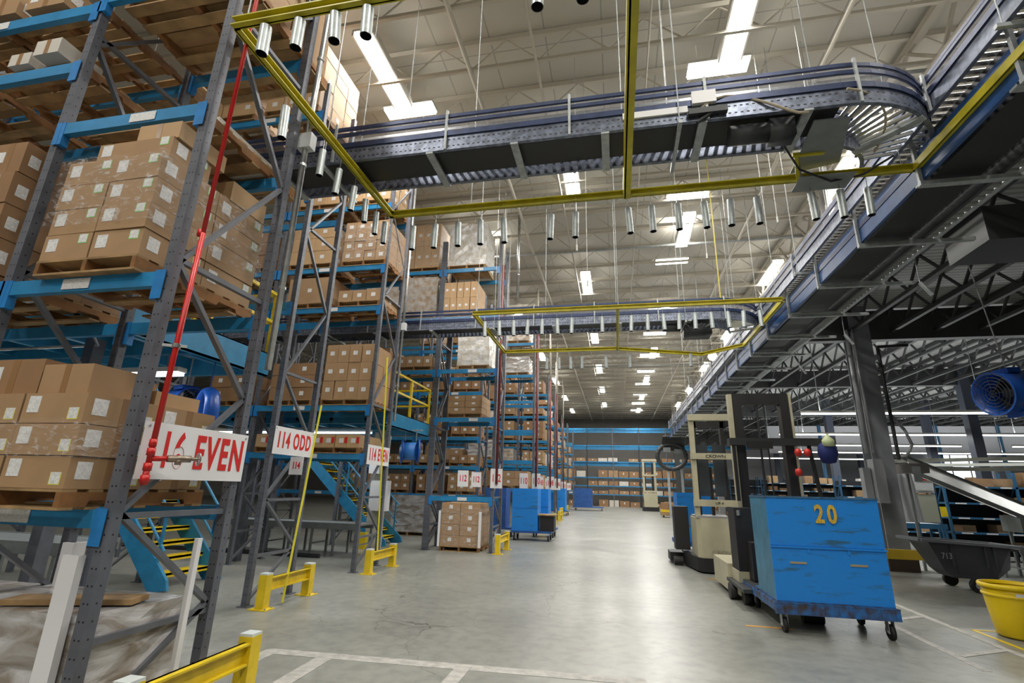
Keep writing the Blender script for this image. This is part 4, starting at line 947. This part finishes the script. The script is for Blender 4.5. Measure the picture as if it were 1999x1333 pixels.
def caster(x, y, t_, r=.075, big=.16):
    c = part('caster', MB().box(x-.035, x-.028, y-.04, y+.04, .07, big+.06).box(x+.028, x+.035, y-.04, y+.04, .07, big+.06).box(x-.05, x+.05, y-.05, y+.05, big+.05, big+.06), galvp_m, t_)
    part('wheel', MB().cyl((x-.022, y, r), (x+.022, y, r), r, 18), black_m, c, True)
    part('hub', MB().cyl((x-.04, y, r), (x+.04, y, r), .015, 8), galv_m, c)
for (x, y) in ((x0+.07, ya+.06), (x1-.07, ya+.06), (x0+.1, yb+.6), (x1-.1, yb-.05)): caster(x, y, t, .085)
part('fork_wheel', MB().cyl((2.35, 7.95, .07), (2.6, 7.95, .07), .07, 14).box(2.3, 2.65, 7.9, 8.6, .1, .22), black_m, t)
tx = text('number', '20', .30, num_m, t, (.68, -.0, 1.38), (PI/2, 0, 0), .72, .009, sp=1.35); tx['label'] = 'stencilled yellow number'

# ---------------------------------------------------------------- order picker trucks
def text_on(body, size, m, t, p, rot, sx=1, off=0): return text('lettering', body, size, m, t, [a-b for a, b in zip(p, t.location)], rot, sx, off)
t = thing('order_picker_truck', 'cream order picker truck with a tall open cream mast guard', 'order picker truck', (2.1, 12.0, 0))
part('guard_post', MB().box(1.66, 1.76, 11.95, 12.1, 1.1, 3.32), cream_m, t); part('guard_post', MB().box(2.55, 2.65, 11.95, 12.1, 1.1, 3.32), cream_m, t)
for z0, z1 in ((3.2, 3.34), (2.34, 2.47), (1.34, 1.48)): part('cross_bar', MB().box(1.64, 2.68, 11.90, 12.02, z0, z1), cream_m, t)
bd = MB().prism([(1.66, 12.0), (1.74, 11.9), (2.3, 11.88), (2.6, 11.95), (2.6, 12.9), (1.66, 12.9)], 'z', .3, 1.1)
part('battery_body', bd, cream_m, t)
part('battery_lid', MB().box(1.68, 2.58, 11.92, 12.88, 1.1, 1.14), mat('lid_grey', (.3, .3, .3), .5), t)
part('base_skirt', MB().prism([(1.64, 12.0), (1.74, 11.86), (2.35, 11.84), (2.63, 11.95), (2.63, 13.6), (1.5, 13.6), (1.5, 12.9)], 'z', .03, .3), black_m, t)
part('mast', MB().box(1.80, 1.88, 12.5, 12.7, .3, 3.25).box(2.42, 2.5, 12.5, 12.7, .3, 3.25).box(1.8, 2.5, 12.5, 12.56, 3.1, 3.25).box(2.1, 2.16, 12.5, 12.6, .3, 2.2), black_m, t)
part('rear_screen', MB().box(1.86, 2.1, 12.48, 12.49, 1.55, 2.7).box(2.2, 2.44, 12.48, 12.49, 1.55, 2.7), mat('smoked_glass', (.06, .07, .08), .1, .2), t)
part('beacon', MB().cyl((2.36, 12.1, 1.14), (2.36, 12.1, 1.24), .03, 10), mat('orange_beacon', (.8, .12, .02), .4), t, True)
part('operator_console', MB().box(1.30, 1.62, 12.9, 13.3, .35, 1.3).box(1.2, 1.6, 13.3, 13.9, .05, .25).cyl((1.25, 13.0, .1), (1.45, 13.0, .1), .09, 14), black_m, t)
text_on('CROWN', .09, black_m, t, (2.16, 11.895, 2.40), (PI/2, 0, 0), 1.2); text_on('UP 4', .07, black_m, t, (2.16, 11.895, 1.41), (PI/2, 0, 0), 1.2)
text_on('CROWN', .11, mat('embossed', (.30, .28, .2), .5), t, (2.2, 11.872, .42), (PI/2, 0, 0), 1.3)
# second truck behind cart 20
t = thing('lift_truck', 'black-masted lift truck standing directly behind cart 20', 'lift truck', (2.5, 9.5, 0))
part('mast', MB().box(2.1, 2.24, 9.5, 9.7, .2, 3.34), black_m, t); part('mast', MB().box(2.88, 3.02, 9.5, 9.7, .2, 3.34), black_m, t)
part('mast_crosshead', MB().box(2.1, 3.02, 9.52, 9.68, 3.16, 3.36), black_m, t)
part('outer_rail', MB().box(2.02, 2.09, 9.5, 9.64, 1.0, 3.35), cream_m, t, label='cream outer mast rail'); part('outer_rail', MB().box(3.03, 3.07, 9.5, 9.64, 1.6, 3.35), cream_m, t)
part('overhead_bar', MB().box(1.93, 3.58, 9.25, 9.45, 2.42, 2.54), MATS['duct_dark'], t)
part('overhead_bar', MB().bar((2.0, 9.3, 2.44), (2.0, 9.3, 1.5), .05, .05).box(2.2, 2.6, 9.2, 9.26, 2.36, 2.48), black_m, t)
part('grab_bar', MB().bar((3.2, 9.35, 2.42), (3.3, 9.35, 1.4), .05, .05), black_m, t)
part('hydraulic_hose', MB().cyl((2.5, 9.55, 1.6), (2.5, 9.55, 3.2), .02, 8).cyl((2.62, 9.55, 1.6), (2.62, 9.55, 3.2), .014, 8), dark_m, t)
part('operator_console', MB().box(1.84, 2.1, 9.0, 9.5, .45, 1.40).box(1.98, 2.2, 8.7, 9.2, .36, .9), black_m, t)
part('base', MB().box(1.76, 3.0, 9.5, 10.8, .08, .5).box(1.82, 1.98, 9.0, 9.5, .1, .45), cream_m, t)
part('tread_plate', MB().box(1.74, 2.1, 8.4, 9.55, .24, .29), dark_m, t)
part('drive_wheel', MB().cyl((1.72, 9.3, .12), (1.86, 9.3, .12), .12, 18), black_m, t, True)
for ya_ in (8.9, 10.4): part('load_wheel', MB().cyl((1.84, ya_, .1), (1.98, ya_, .1), .1, 18), black_m, t, True)
part('sticker', MB().box(1.99, 2.1, 8.93, 8.935, .5, .62), white_m, t)
part('safety_clip', MB().cyl((1.9, 8.98, 1.28), (1.9, 8.98, 1.36), .03, 8), galv_m, t)
for (x, z) in ((2.98, 2.3), (3.12, 2.3), (2.95, 1.98)): part('red_knob', MB().lathe([(.0, z-.07), (.045, z-.05), (.06, z), (.045, z+.05), (0, z+.07)], (x, 9.22), 10), mat('knob_red', (.6, .03, .02), .4), t, True)
t = thing('hanging_bag', 'dark blue cloth bag with a spray bottle hanging on the lift truck bar', 'bag', (3.4, 9.3, 2.1))
part('bag_body', MB().lathe([(.0, 2.12), (.10, 2.14), (.15, 2.28), (.13, 2.42), (.08, 2.46)], (3.42, 9.2), 14), mat('bag_navy', (.015, .025, .14), .8), t, True)
part('bottle', MB().lathe([(0, 2.38), (.09, 2.40), (.09, 2.5), (.03, 2.56), (.02, 2.6)], (3.42, 9.12), 12), mat('bottle_pale', (.55, .62, .35), .4), t, True)
# narrow blue cart left of the cream truck
t = thing('platform_cart', 'narrow blue cart standing left of the cream order picker truck', 'cart', (1.75, 15.5, 0))
part('body', MB().box(1.66, 2.6, 15.4, 15.44, .32, 1.62).box(1.66, 1.7, 15.44, 16.4, .32, 1.62).box(2.56, 2.6, 15.44, 16.4, .32, 1.62), cart_m, t)
part('chassis', MB().box(1.6, 2.65, 15.35, 16.9, .2, .32), cartd_m, t)
for x in (1.72, 2.5):
    for y in (15.5, 16.7): caster(x, y, t, .07, .12)
def blue_cart(x, y, label, m=cart_m, plat=.6, w=.75, d=.75, h=1.62):
    t = thing('platform_cart', label, 'cart', (x, y, 0), 'blue platform carts')
    part('body', MB().box(x, x+w, y, y+.03, .3, h).box(x, x+.03, y+.03, y+d, .3, h).box(x+w-.03, x+w, y+.03, y+d, .3, h).box(x+.03, x+w-.03, y+d-.03, y+d, .3, h), m, t)
    part('ledge', MB().box(x-.01, x+w+.01, y-.01, y, h*.62, h*.62+.02), m, t)
    part('platform', MB().box(x-.02, x+w+plat, y-.02, y+d+.02, .24, .3), cartd_m, t)
    for a in (x+.08, x+w+plat-.1):
        for b_ in (y+.08, y+d-.08): caster(a, b_, t, .08, .12)
    return t
blue_cart(-3.42, 16.9, 'bright blue cart with side platform beyond the white-cornered load', plat=.45, w=.85)
blue_cart(-3.0, 18.3, 'scratched blue cart standing behind the bright blue cart', cart_m, .25, .6)
blue_cart(-4.75, 17.9, 'dark blue cart seen through the one-bay rack', cartd_m, .3, .9)
blue_cart(-4.6, 34.4, 'blue cart far down the left side before the small yellow guards', cart_m, .2, 1.2, 1.2, 1.7)
blue_cart(-3.6, 44.2, 'farthest dark blue cart with side platform on the left', cartd_m, .9, 1.5, 1.2, 1.8)
t = thing('platform_shelf', 'light plank shelf on the blue cart platform', 'shelf', (-2.6, 17.2, 0))
part('plank', MB().box(-2.56, -2.0, 16.95, 17.6, .78, .82), wood_m, t); part('bin', MB().box(-2.5, -2.05, 17.0, 17.55, .3, .78), black_m, t)
# far cream truck, far yellow-topped stack
t = thing('order_picker_truck', 'small distant cream order picker truck at the far aisle end', 'order picker truck', (2.8, 47.8, 0))
part('guard_post', MB().box(2.3, 2.48, 47.7, 47.8, 1, 4.4).box(3.3, 3.48, 47.7, 47.8, 1, 4.4), cream_m, t)
part('cross_bar', MB().box(2.28, 3.5, 47.65, 47.75, 4.3, 4.5).box(2.28, 3.5, 47.65, 47.75, 3.0, 3.15).box(2.28, 3.5, 47.65, 47.75, 1.6, 1.75), cream_m, t)
part('battery_body', MB().box(2.35, 3.5, 47.6, 48.6, .35, 1.55), cream_m, t); part('base', MB().box(2.2, 3.6, 47.6, 49, .0, .35), black_m, t)
part('mast', MB().box(2.5, 2.62, 48.6, 48.8, .4, 4.2).box(3.16, 3.3, 48.6, 48.8, .4, 4.2), black_m, t)
t = thing('jack_pallet', 'pallet of cartons on a yellow pallet jack beside the distant truck', 'pallet jack', (3.2, 37, 0))
part('jack', MB().box(2.9, 3.95, 36.8, 37.8, .35, .5), yel_m, t); part('pallet', MB().box(2.9, 3.95, 36.8, 37.8, .12, .34), wood_m, t)
part('cartons', MB().box(2.95, 3.4, 36.85, 37.7, .5, .95).box(3.45, 3.9, 36.85, 37.7, .5, .85), CART[2], t)
for xa_ in (3.0, 3.7): part('wheel', MB().cyl((xa_, 36.9, .07), (xa_+.1, 36.9, .07), .07, 10), black_m, t)

# ---------------------------------------------------------------- tilt truck, barrel
t = thing('tilt_truck', 'dark grey plastic tilt truck marked 713 between guard rail and pick shelves', 'tilt truck', (6.4, 11.8, 0))
y0, y1 = 11.45, 12.15
outer = [(5.74, .84), (5.98, .34), (6.12, .22), (6.78, .20), (6.98, .42), (7.06, .80)]
m = MB(); n = len(outer)
vs = [(x, y0+(.10 if z < .4 else .0), z) for x, z in outer]+[(x, y1-(.10 if z < .4 else .0), z) for x, z in outer]
m.add(vs, [tuple(range(n)), tuple(range(n, 2*n))[::-1]]+[(i, n+i, n+i+1, i+1) for i in range(n-1)])
part('hopper', m, tote_m, t)
rb = MB()
for x in (6.08, 6.62, 6.76): rb.box(x, x+.03, y0-.022, y0-.001, .42, .80)
part('rib', rb, tote_m, t)
rm = MB(); rc = [(5.60, y0-.05, .87), (7.18, y0-.05, .80), (7.18, y1+.05, .80), (5.60, y1+.05, .87)]
for a, b_ in zip(rc, rc[1:]+rc[:1]): rm.bar(a, b_, .09, .05)
part('rim', rm, totel_m, t, label='lighter grey rim')
for ya_ in (11.36, 12.16): part('wheel', MB().cyl((6.38, ya_, .12), (6.38, ya_+.08, .12), .12, 20), black_m, t, True)
part('hub_cap', MB().cyl((6.38, 11.345, .12), (6.38, 11.36, .12), .055, 14), mat('hub_grey', (.35, .35, .33), .5), t, True)
for ya_ in (11.46, 12.05): part('caster', MB().cyl((6.74, ya_, .09), (6.74, ya_+.05, .09), .09, 16).box(6.68, 6.8, ya_-.02, ya_+.07, .16, .22), black_m, t)
text_on('713', .15, mat('faded_white', (.35, .36, .38), .6), t, (6.0, 11.43, .60), (PI/2, 0, 0), .8)
t = thing('waste_barrel', 'round yellow plastic barrel cut by the right picture edge', 'barrel', (4.83, 8.0, 0))
part('drum', MB().lathe([(.0, .01), (.235, .01), (.25, .03), (.285, .30), (.305, .50), (.31, .56), (.30, .56), (.29, .5), (.24, .05), (0, .04)], (4.85, 8.0), 36), barrel_m, t, True)
part('rim', MB().lathe([(.30, .555), (.335, .56), (.34, .59), (.33, .61), (.31, .61), (.30, .57)], (4.85, 8.0), 36), barrel_m, t, True)
part('rib', MB().lathe([(.30, .46), (.318, .47), (.318, .49), (.305, .5)], (4.85, 8.0), 36), barrel_m, t, True)
part('label', MB().prism([(4.70, 7.725), (4.80, 7.69), (4.80, 7.685), (4.70, 7.72)], 'z', .47, .53), white_m, t, label='small white sticker')

# ---------------------------------------------------------------- chute and packing line on the right
t = thing('chute', 'long grey sheet-metal chute sloping down to the right edge', 'chute', (7.2, 14.0, 0))
a = Vector((6.95, 14.0, 2.28)); b_ = Vector((10.2, 14.0, .72)); n = Vector((0, 1, 0))
part('slide', MB().bar(a+Vector((0, 0, .1)), b_+Vector((0, 0, .1)), .74, .012, up=(0, -.75, 1)), steel_m, t)
for s, nm in ((-.3, 'front'), (.3, 'rear')): part('side_wall', MB().bar(a+n*s+Vector((0, 0, .1+s*.75+.03)), b_+n*s+Vector((0, 0, .1+s*.75+.03)), .012, .09 if s < 0 else .14), sheet_m, t)
part('chute_head', MB().box(6.8, 7.2, 13.7, 14.35, 2.2, 2.42), steel_m, t)
part('support', MB().box(8.75, 9.0, 13.68, 14.3, .95, 1.3).box(8.85, 8.9, 13.7, 13.75, 0, 1.0).box(8.85, 8.9, 14.25, 14.3, 0, 1.0), sheet_m, t)
part('support', MB().box(6.85, 7.0, 13.66, 13.7, 2.0, 2.35).box(7.0, 7.05, 14.3, 14.35, 0, 2.3), sheet_m, t)
def tray(x0_, x1_, y, z, sl, lab):
    single('cable_tray', MB().bar((x0_, y, z), (x1_, y, z+sl), .14, .05).bar((x0_, y-.085, z+.02), (x1_, y-.085, z+sl+.02), .02, .09), mat('tray_white', (.72, .73, .66), .45), lab, 'tray', (x0_, y, z))
tray(7.0, 14.0, 15.6, 2.55, .25, 'long white conveyor tray crossing above the chute'); tray(7.1, 9.9, 15.0, 2.32, .05, 'short white tray just above the chute')
tray(9, 22, 18.5, 2.62, .3, 'farther white tray above the blue pick shelves')
table('roller take-away table at the foot of the chute', 8.3, 14, 13.2, 13.9, .68, sheet_m, galvp_m, 5)
def pick_shelf(label, x0_, x1_, y, h, lv, n, depth=.6):
    t = thing('pick_shelf', label, 'shelf unit', (x0_, y, 0), 'blue pick shelves')
    sp = (x1_-x0_)/n; sb_ = mat('shelf_blue', (.025, .11, .22), .45)
    for i in range(n+1):
        x = x0_+i*sp
        part('post', MB().box(x-.03, x+.03, y-.03, y+.03, 0, h).box(x-.03, x+.03, y+depth-.03, y+depth+.03, 0, h).bar((x, y, h*.9), (x, y+depth, h*.5), .03, .03), sb_, t)
    for z in lv:
        s_ = part('shelf', MB().box(x0_, x1_, y-.03, y+depth, z-.05, z), sb_, t)
        m = MB(); x = x0_+.2
        while x < x1_-.3: m.box(x, x+.28, y-.034, y-.031, z-.045, z-.008); x += .6
        part('shelf_label', m, label_m, s_)
    part('back', MB().box(x0_, x1_, y+depth, y+depth+.02, .1, h-.2), pan_m, t)
    return t
BINM = [CART[0], CART[1], CART[2], mat('bin_dark', (.03, .03, .04), .6), white2_m]
pick_shelf('blue pick shelf unit right behind the chute', 9.3, 16.5, 17.2, 2.4, [.35, .75, 1.15, 1.55, 2.0], 4)
pick_shelf('blue pick shelf unit beyond the tilt truck, second row', 9.4, 20, 24.5, 2.5, [.35, .8, 1.2, 1.65, 2.1], 5)
pick_shelf('blue pick shelf unit seen between the trucks, third row', 8.2, 20, 31.5, 2.6, [.4, .9, 1.4, 1.9, 2.3], 6)
pick_shelf('blue pick shelf unit against the office wall', 9, 26, 44.5, 3.0, [.5, 1.1, 1.7, 2.3], 8)
bi = 0
for (sx, ex, y, lv) in ((9.4, 16.4, 17.2, (.35, .75, 1.15, 1.55, 2.0)), (9.5, 19.8, 24.5, (.35, 1.2, 1.65, 2.1)), (8.3, 19.8, 31.5, (.9, 1.4, 1.9, 2.3))):
    for z in lv:
        x = sx+.2; ci = -1
        while x < ex-.5:
            w_ = random.uniform(.25, .55)
            if random.random() < .6:
                hh = random.uniform(.12, .3) if z < 2 else random.uniform(.2, .45)
                mi = random.choice((0, 0, 1, 2, 3) if z > 1.9 else (2, 2, 0)); ci += 1
                CARTONS.append([((x*x+y*y)**.5)/w_**.7*1.6, (w_, .42, hh), (x+w_/2, y+.28, z), 0, mi, 'n', f'small carton on {["first", "second", "third"][(17.2, 24.5, 31.5).index(y)]} pick shelf unit, {ordn(lv.index(z))} shelf, {NUMS[ci] if ci < 20 else "last"} from left', 'small cartons on the pick shelves']); bi += 1
            x += w_+random.uniform(.03, .3)
for k in range(7):
    x = 9.2+k*3.1
    t = thing('upper_panel', f'white upper wall panel behind the strip lights, {NUMS[k]} from the left', 'wall panel', (x, 33.6, 4.1), 'white upper wall panels')
    part('panel', MB().box(x, x+2.9, 33.6, 33.65, 4.1, 5.75), white2_m, t); part('upright', MB().box(x+2.92, x+3.08, 33.55, 33.7, 0, 5.8), MATS['shelf_blue'], t)
# packing benches clutter
for k, (x, y) in enumerate(((7.7, 17.0), (8.2, 20.3))): table(['packing bench under the white clothing rack', 'packing bench further back'][k], x, x+1.4, y, y+.8, .95, MATS['shelf_blue'], white2_m, 3, False, 'packing_bench', 'bench')
t = thing('plastic_cover', 'white sheet hanging beside the grey column above the bench', 'sheet', (7.85, 16.2, .9))
m = MB(); vs = []; 
for j in range(6):
    for i in range(9): vs.append((7.5+.07*i+.02*j, 16.2+.05*math.sin(i*1.9), 2.3-.26*j))
m.add(vs, [(j*9+i, j*9+i+1, (j+1)*9+i+1, (j+1)*9+i) for j in range(5) for i in range(8)]); m.add([(p[0], p[1]+.12, p[2]) for p in vs], [(j*9+i, (j+1)*9+i, (j+1)*9+i+1, j*9+i+1) for j in range(5) for i in range(8)])
part('sheet', m, white2_m, t, True)
t = thing('notice_board', 'cream notice panel with a red-headed sheet left of the pick shelves', 'notice board', (8.5, 16.6, 0))
part('panel', MB().box(8.2, 8.75, 16.6, 16.63, 1.0, 1.75), mat('panel_cream', (.5, .5, .4), .6), t); part('sheet', MB().box(8.3, 8.72, 16.58, 16.59, 1.85, 2.3).box(8.2, 8.75, 16.6, 16.62, 1.78, 2.35), label_m, t)
part('sheet_heading', MB().box(8.31, 8.71, 16.57, 16.575, 2.12, 2.28), redtext_m, t); part('post', MB().box(8.18, 8.22, 16.6, 16.64, 0, 2.35).box(8.74, 8.78, 16.6, 16.64, 0, 2.35), MATS['shelf_blue'], t)
single('yellow_scanner', MB().box(9.0, 9.16, 17.0, 17.1, 1.15, 1.42), yel_m, 'small yellow box on the end post of the pick shelf', 'box', (9.1, 17.05, 1.15))
# column fittings
t = thing('control_cabinet', 'light grey control cabinet fixed to the left side of the grey column', 'cabinet', (6.15, 13.7, 1.3))
part('cabinet', MB().box(5.98, 6.2, 13.55, 13.85, 1.5, 2.5), mat('cabinet_grey', (.28, .29, .31), .5), t)
part('cabinet', MB().box(5.8, 5.96, 13.7, 13.9, .9, 2.3), MATS['cabinet_grey'], t)
part('conduit', MB().cyl((6.0, 13.8, 2.65), (6.0, 13.8, 5.8), .05, 10).cyl((6.12, 13.75, 2.65), (6.12, 13.75, 5.8), .03, 8), mat('conduit_light', (.35, .36, .38), .4, .3), t, True)
part('cable', MB().path([(6.66, 13.8, 3.6), (6.85, 13.7, 3.2), (6.92, 13.65, 2.85), (6.8, 13.7, 2.6), (6.6, 13.8, 2.55)], .035, 8), MATS['conduit_light'], t, True)
single('exit_pipe', MB().cyl((6.62, 13.72, 2.5), (6.62, 13.72, 5.3), .04, 10).cyl((6.62, 13.72, 5.3), (7.3, 13.72, 5.32), .04, 10), MATS['duct_dark'], 'dark bent pipe running up the right side of the grey column', 'pipe', (6.62, 13.72, 2.5))
# bright HID lamps near the right conveyor
for k, (x, y, z) in enumerate(((3.05, 6.7, 6.6), (4.6, 20.0, 8.4), (5.2, 27, 8.6), (5.5, 38, 8.9))):
    t = thing('dome_lamp', f'small round white lamp hanging near the right conveyor, {NUMS[k]} from the camera', 'dome lamp', (x, y, z), 'round lamps near the right conveyor')
    s_ = .10 if k == 0 else .24
    part('globe', MB().lathe([(0, z-s_), (s_*.7, z-s_*.7), (s_, z), (s_*.7, z+s_*.7), (0, z+s_)], (x, y), 16), lampw_m, t, True)
    part('hanger', MB().cyl((x, y, z+s_), (x, y, 10.9), .01, 6), galvp_m, t)
# extra thin hanger lines with small weights
for k, (x, y, z) in enumerate(((-.6, 8.6, 6.1), (-.45, 9.4, 5.7), (1.0, 7.0, 7.0), (3.1, 9.0, 6.6), (3.6, 8.2, 6.3), (2.2, 11.0, 6.9))):
    single('drop_cable', MB().cyl((x, y, z), (x, y, 10.9), .006, 6).cyl((x, y, z-.12), (x, y, z), .018, 8), mat('cable_white', (.6, .6, .57), .5), f'thin pale drop cable with a small weight, {NUMS[k]} from the left', 'cable', (x, y, z), 'thin drop cables')
single('yellow_cable', MB().cyl((2.62, 12.0, 6.1), (2.62, 12.0, 10.9), .015, 6), mat('cable_yellow', (.55, .45, .08), .5), 'thin yellow cable dropping onto the second conveyor', 'cable', (2.62, 12.0, 6.1))

# ---------------------------------------------------------------- realise cartons: 300 largest as things, the rest one mass
CARTONS.sort(key=lambda c: c[0])
CM = {}
def carton_mesh(size, mi, detail):
    key = (tuple(round(s, 2) for s in size), mi, detail)
    if key not in CM:
        w, d, h = size; m = MB().box(-w/2, w/2, -d/2, d/2, 0, h)
        CM[key] = m.mesh('cardboard_box', [CART[mi]])
    return CM[key]
def stick(o, name, x0_, x1_, z0_, z1_, w, d, m, face='f', e=.002):
    q = MB()
    if face == 'f': q.box(x0_, x1_, -d/2-e, -d/2-.0004, z0_, z1_)
    else: q.box(w/2+.0004, w/2+e, x0_, x1_, z0_, z1_)
    p = lpart(name, q, m, o); return p
rest = MB()
for k, (sc, size, loc, rz, mi, style, label, group) in enumerate(CARTONS):
    w, d, h = size
    if k >= 300:
        x, y, z = loc; rest.box(x-w/2, x+w/2, y-d/2, y+d/2, z, z+h, mi)
        if style in ('s', 'w', 'red') or style == 'ry': rest.box(x-.05, x+.05, y-d/2-.003, y-d/2, z+h*.45, z+h*.8, 4)
        continue
    o = link('cardboard_box', carton_mesh(size, mi, 0), None, loc); o.rotation_euler = (0, 0, rz)
    tag(o, label, 'cardboard box', group)
    near = sc < 16
    if style == 'n':
        if near: stick(o, 'tape', -.025, .025, 0, h, w, d, tape_m)
        continue
    if style in ('rg', 'ry', 'rl'):
        em = greenedge_m if style == 'rg' else yeledge_m
        lw, lh = min(.10, w*.25), min(.11, h*.6)
        stick(o, 'shipping_label', -w/2+.04, -w/2+.04+lw, h*.35, h*.35+lh, w, d, label_m)
        if style != 'rl':
            zz = h*.6 if style == 'rg' else h*.12
            p = stick(o, 'coloured_label', w/2-.04-lw*.85, w/2-.04, zz, zz+lh*.7, w, d, em, e=.0012); stick(o, 'label_face', w/2-.035-lw*.85, w/2-.045, zz+.006, zz+lh*.7, w, d, label_m, e=.002)
            p = stick(o, 'coloured_label', d/2-.04-lw*.8, d/2-.04, zz, zz+lh*.7, w, d, em, 's', .0012); stick(o, 'label_face', d/2-.035-lw*.8, d/2-.045, zz+.006, zz+lh*.7, w, d, label_m, 's')
        stick(o, 'shipping_label', -d/2+.05, -d/2+.05+lw, h*.3, h*.3+lh, w, d, label_m, 's')
        if style == 'rl': stick(o, 'tape', -.03, .03, 0, h, w, d, tape_m)
        if style == 'ry': stick(o, 'tape', -.02, .04, 0, h, w, d, tape_m, 's')
    else:
        s_ = min(.10, w*.4, h*.5)
        stick(o, 'shipping_label', -s_/2, s_/2, h*.5-s_*.4, h*.5+s_*.5, w, d, label_m)
        if style == 'w': stick(o, 'shipping_label', -s_/2, s_/2, h*.5-s_*.4, h*.5+s_*.5, w, d, label_m, 's')
        if style == 'red': stick(o, 'red_print', s_*.7, s_*1.3, h*.3, h*.8, w, d, redtext_m)
o = link('cardboard_boxes', rest.mesh('cardboard_boxes', CART+[label_m])); o['kind'] = 'stuff'; o['label'] = 'small distant cartons on the farther racks and shelves'
tot = len(CARTONS)
dups = {k: len(v) for k, v in SEEN.items() if len(v) > 1}
print('CARTONS', tot, 'OBJECTS', len(bpy.data.objects), 'DUP LABELS', list(dups.items())[:20])
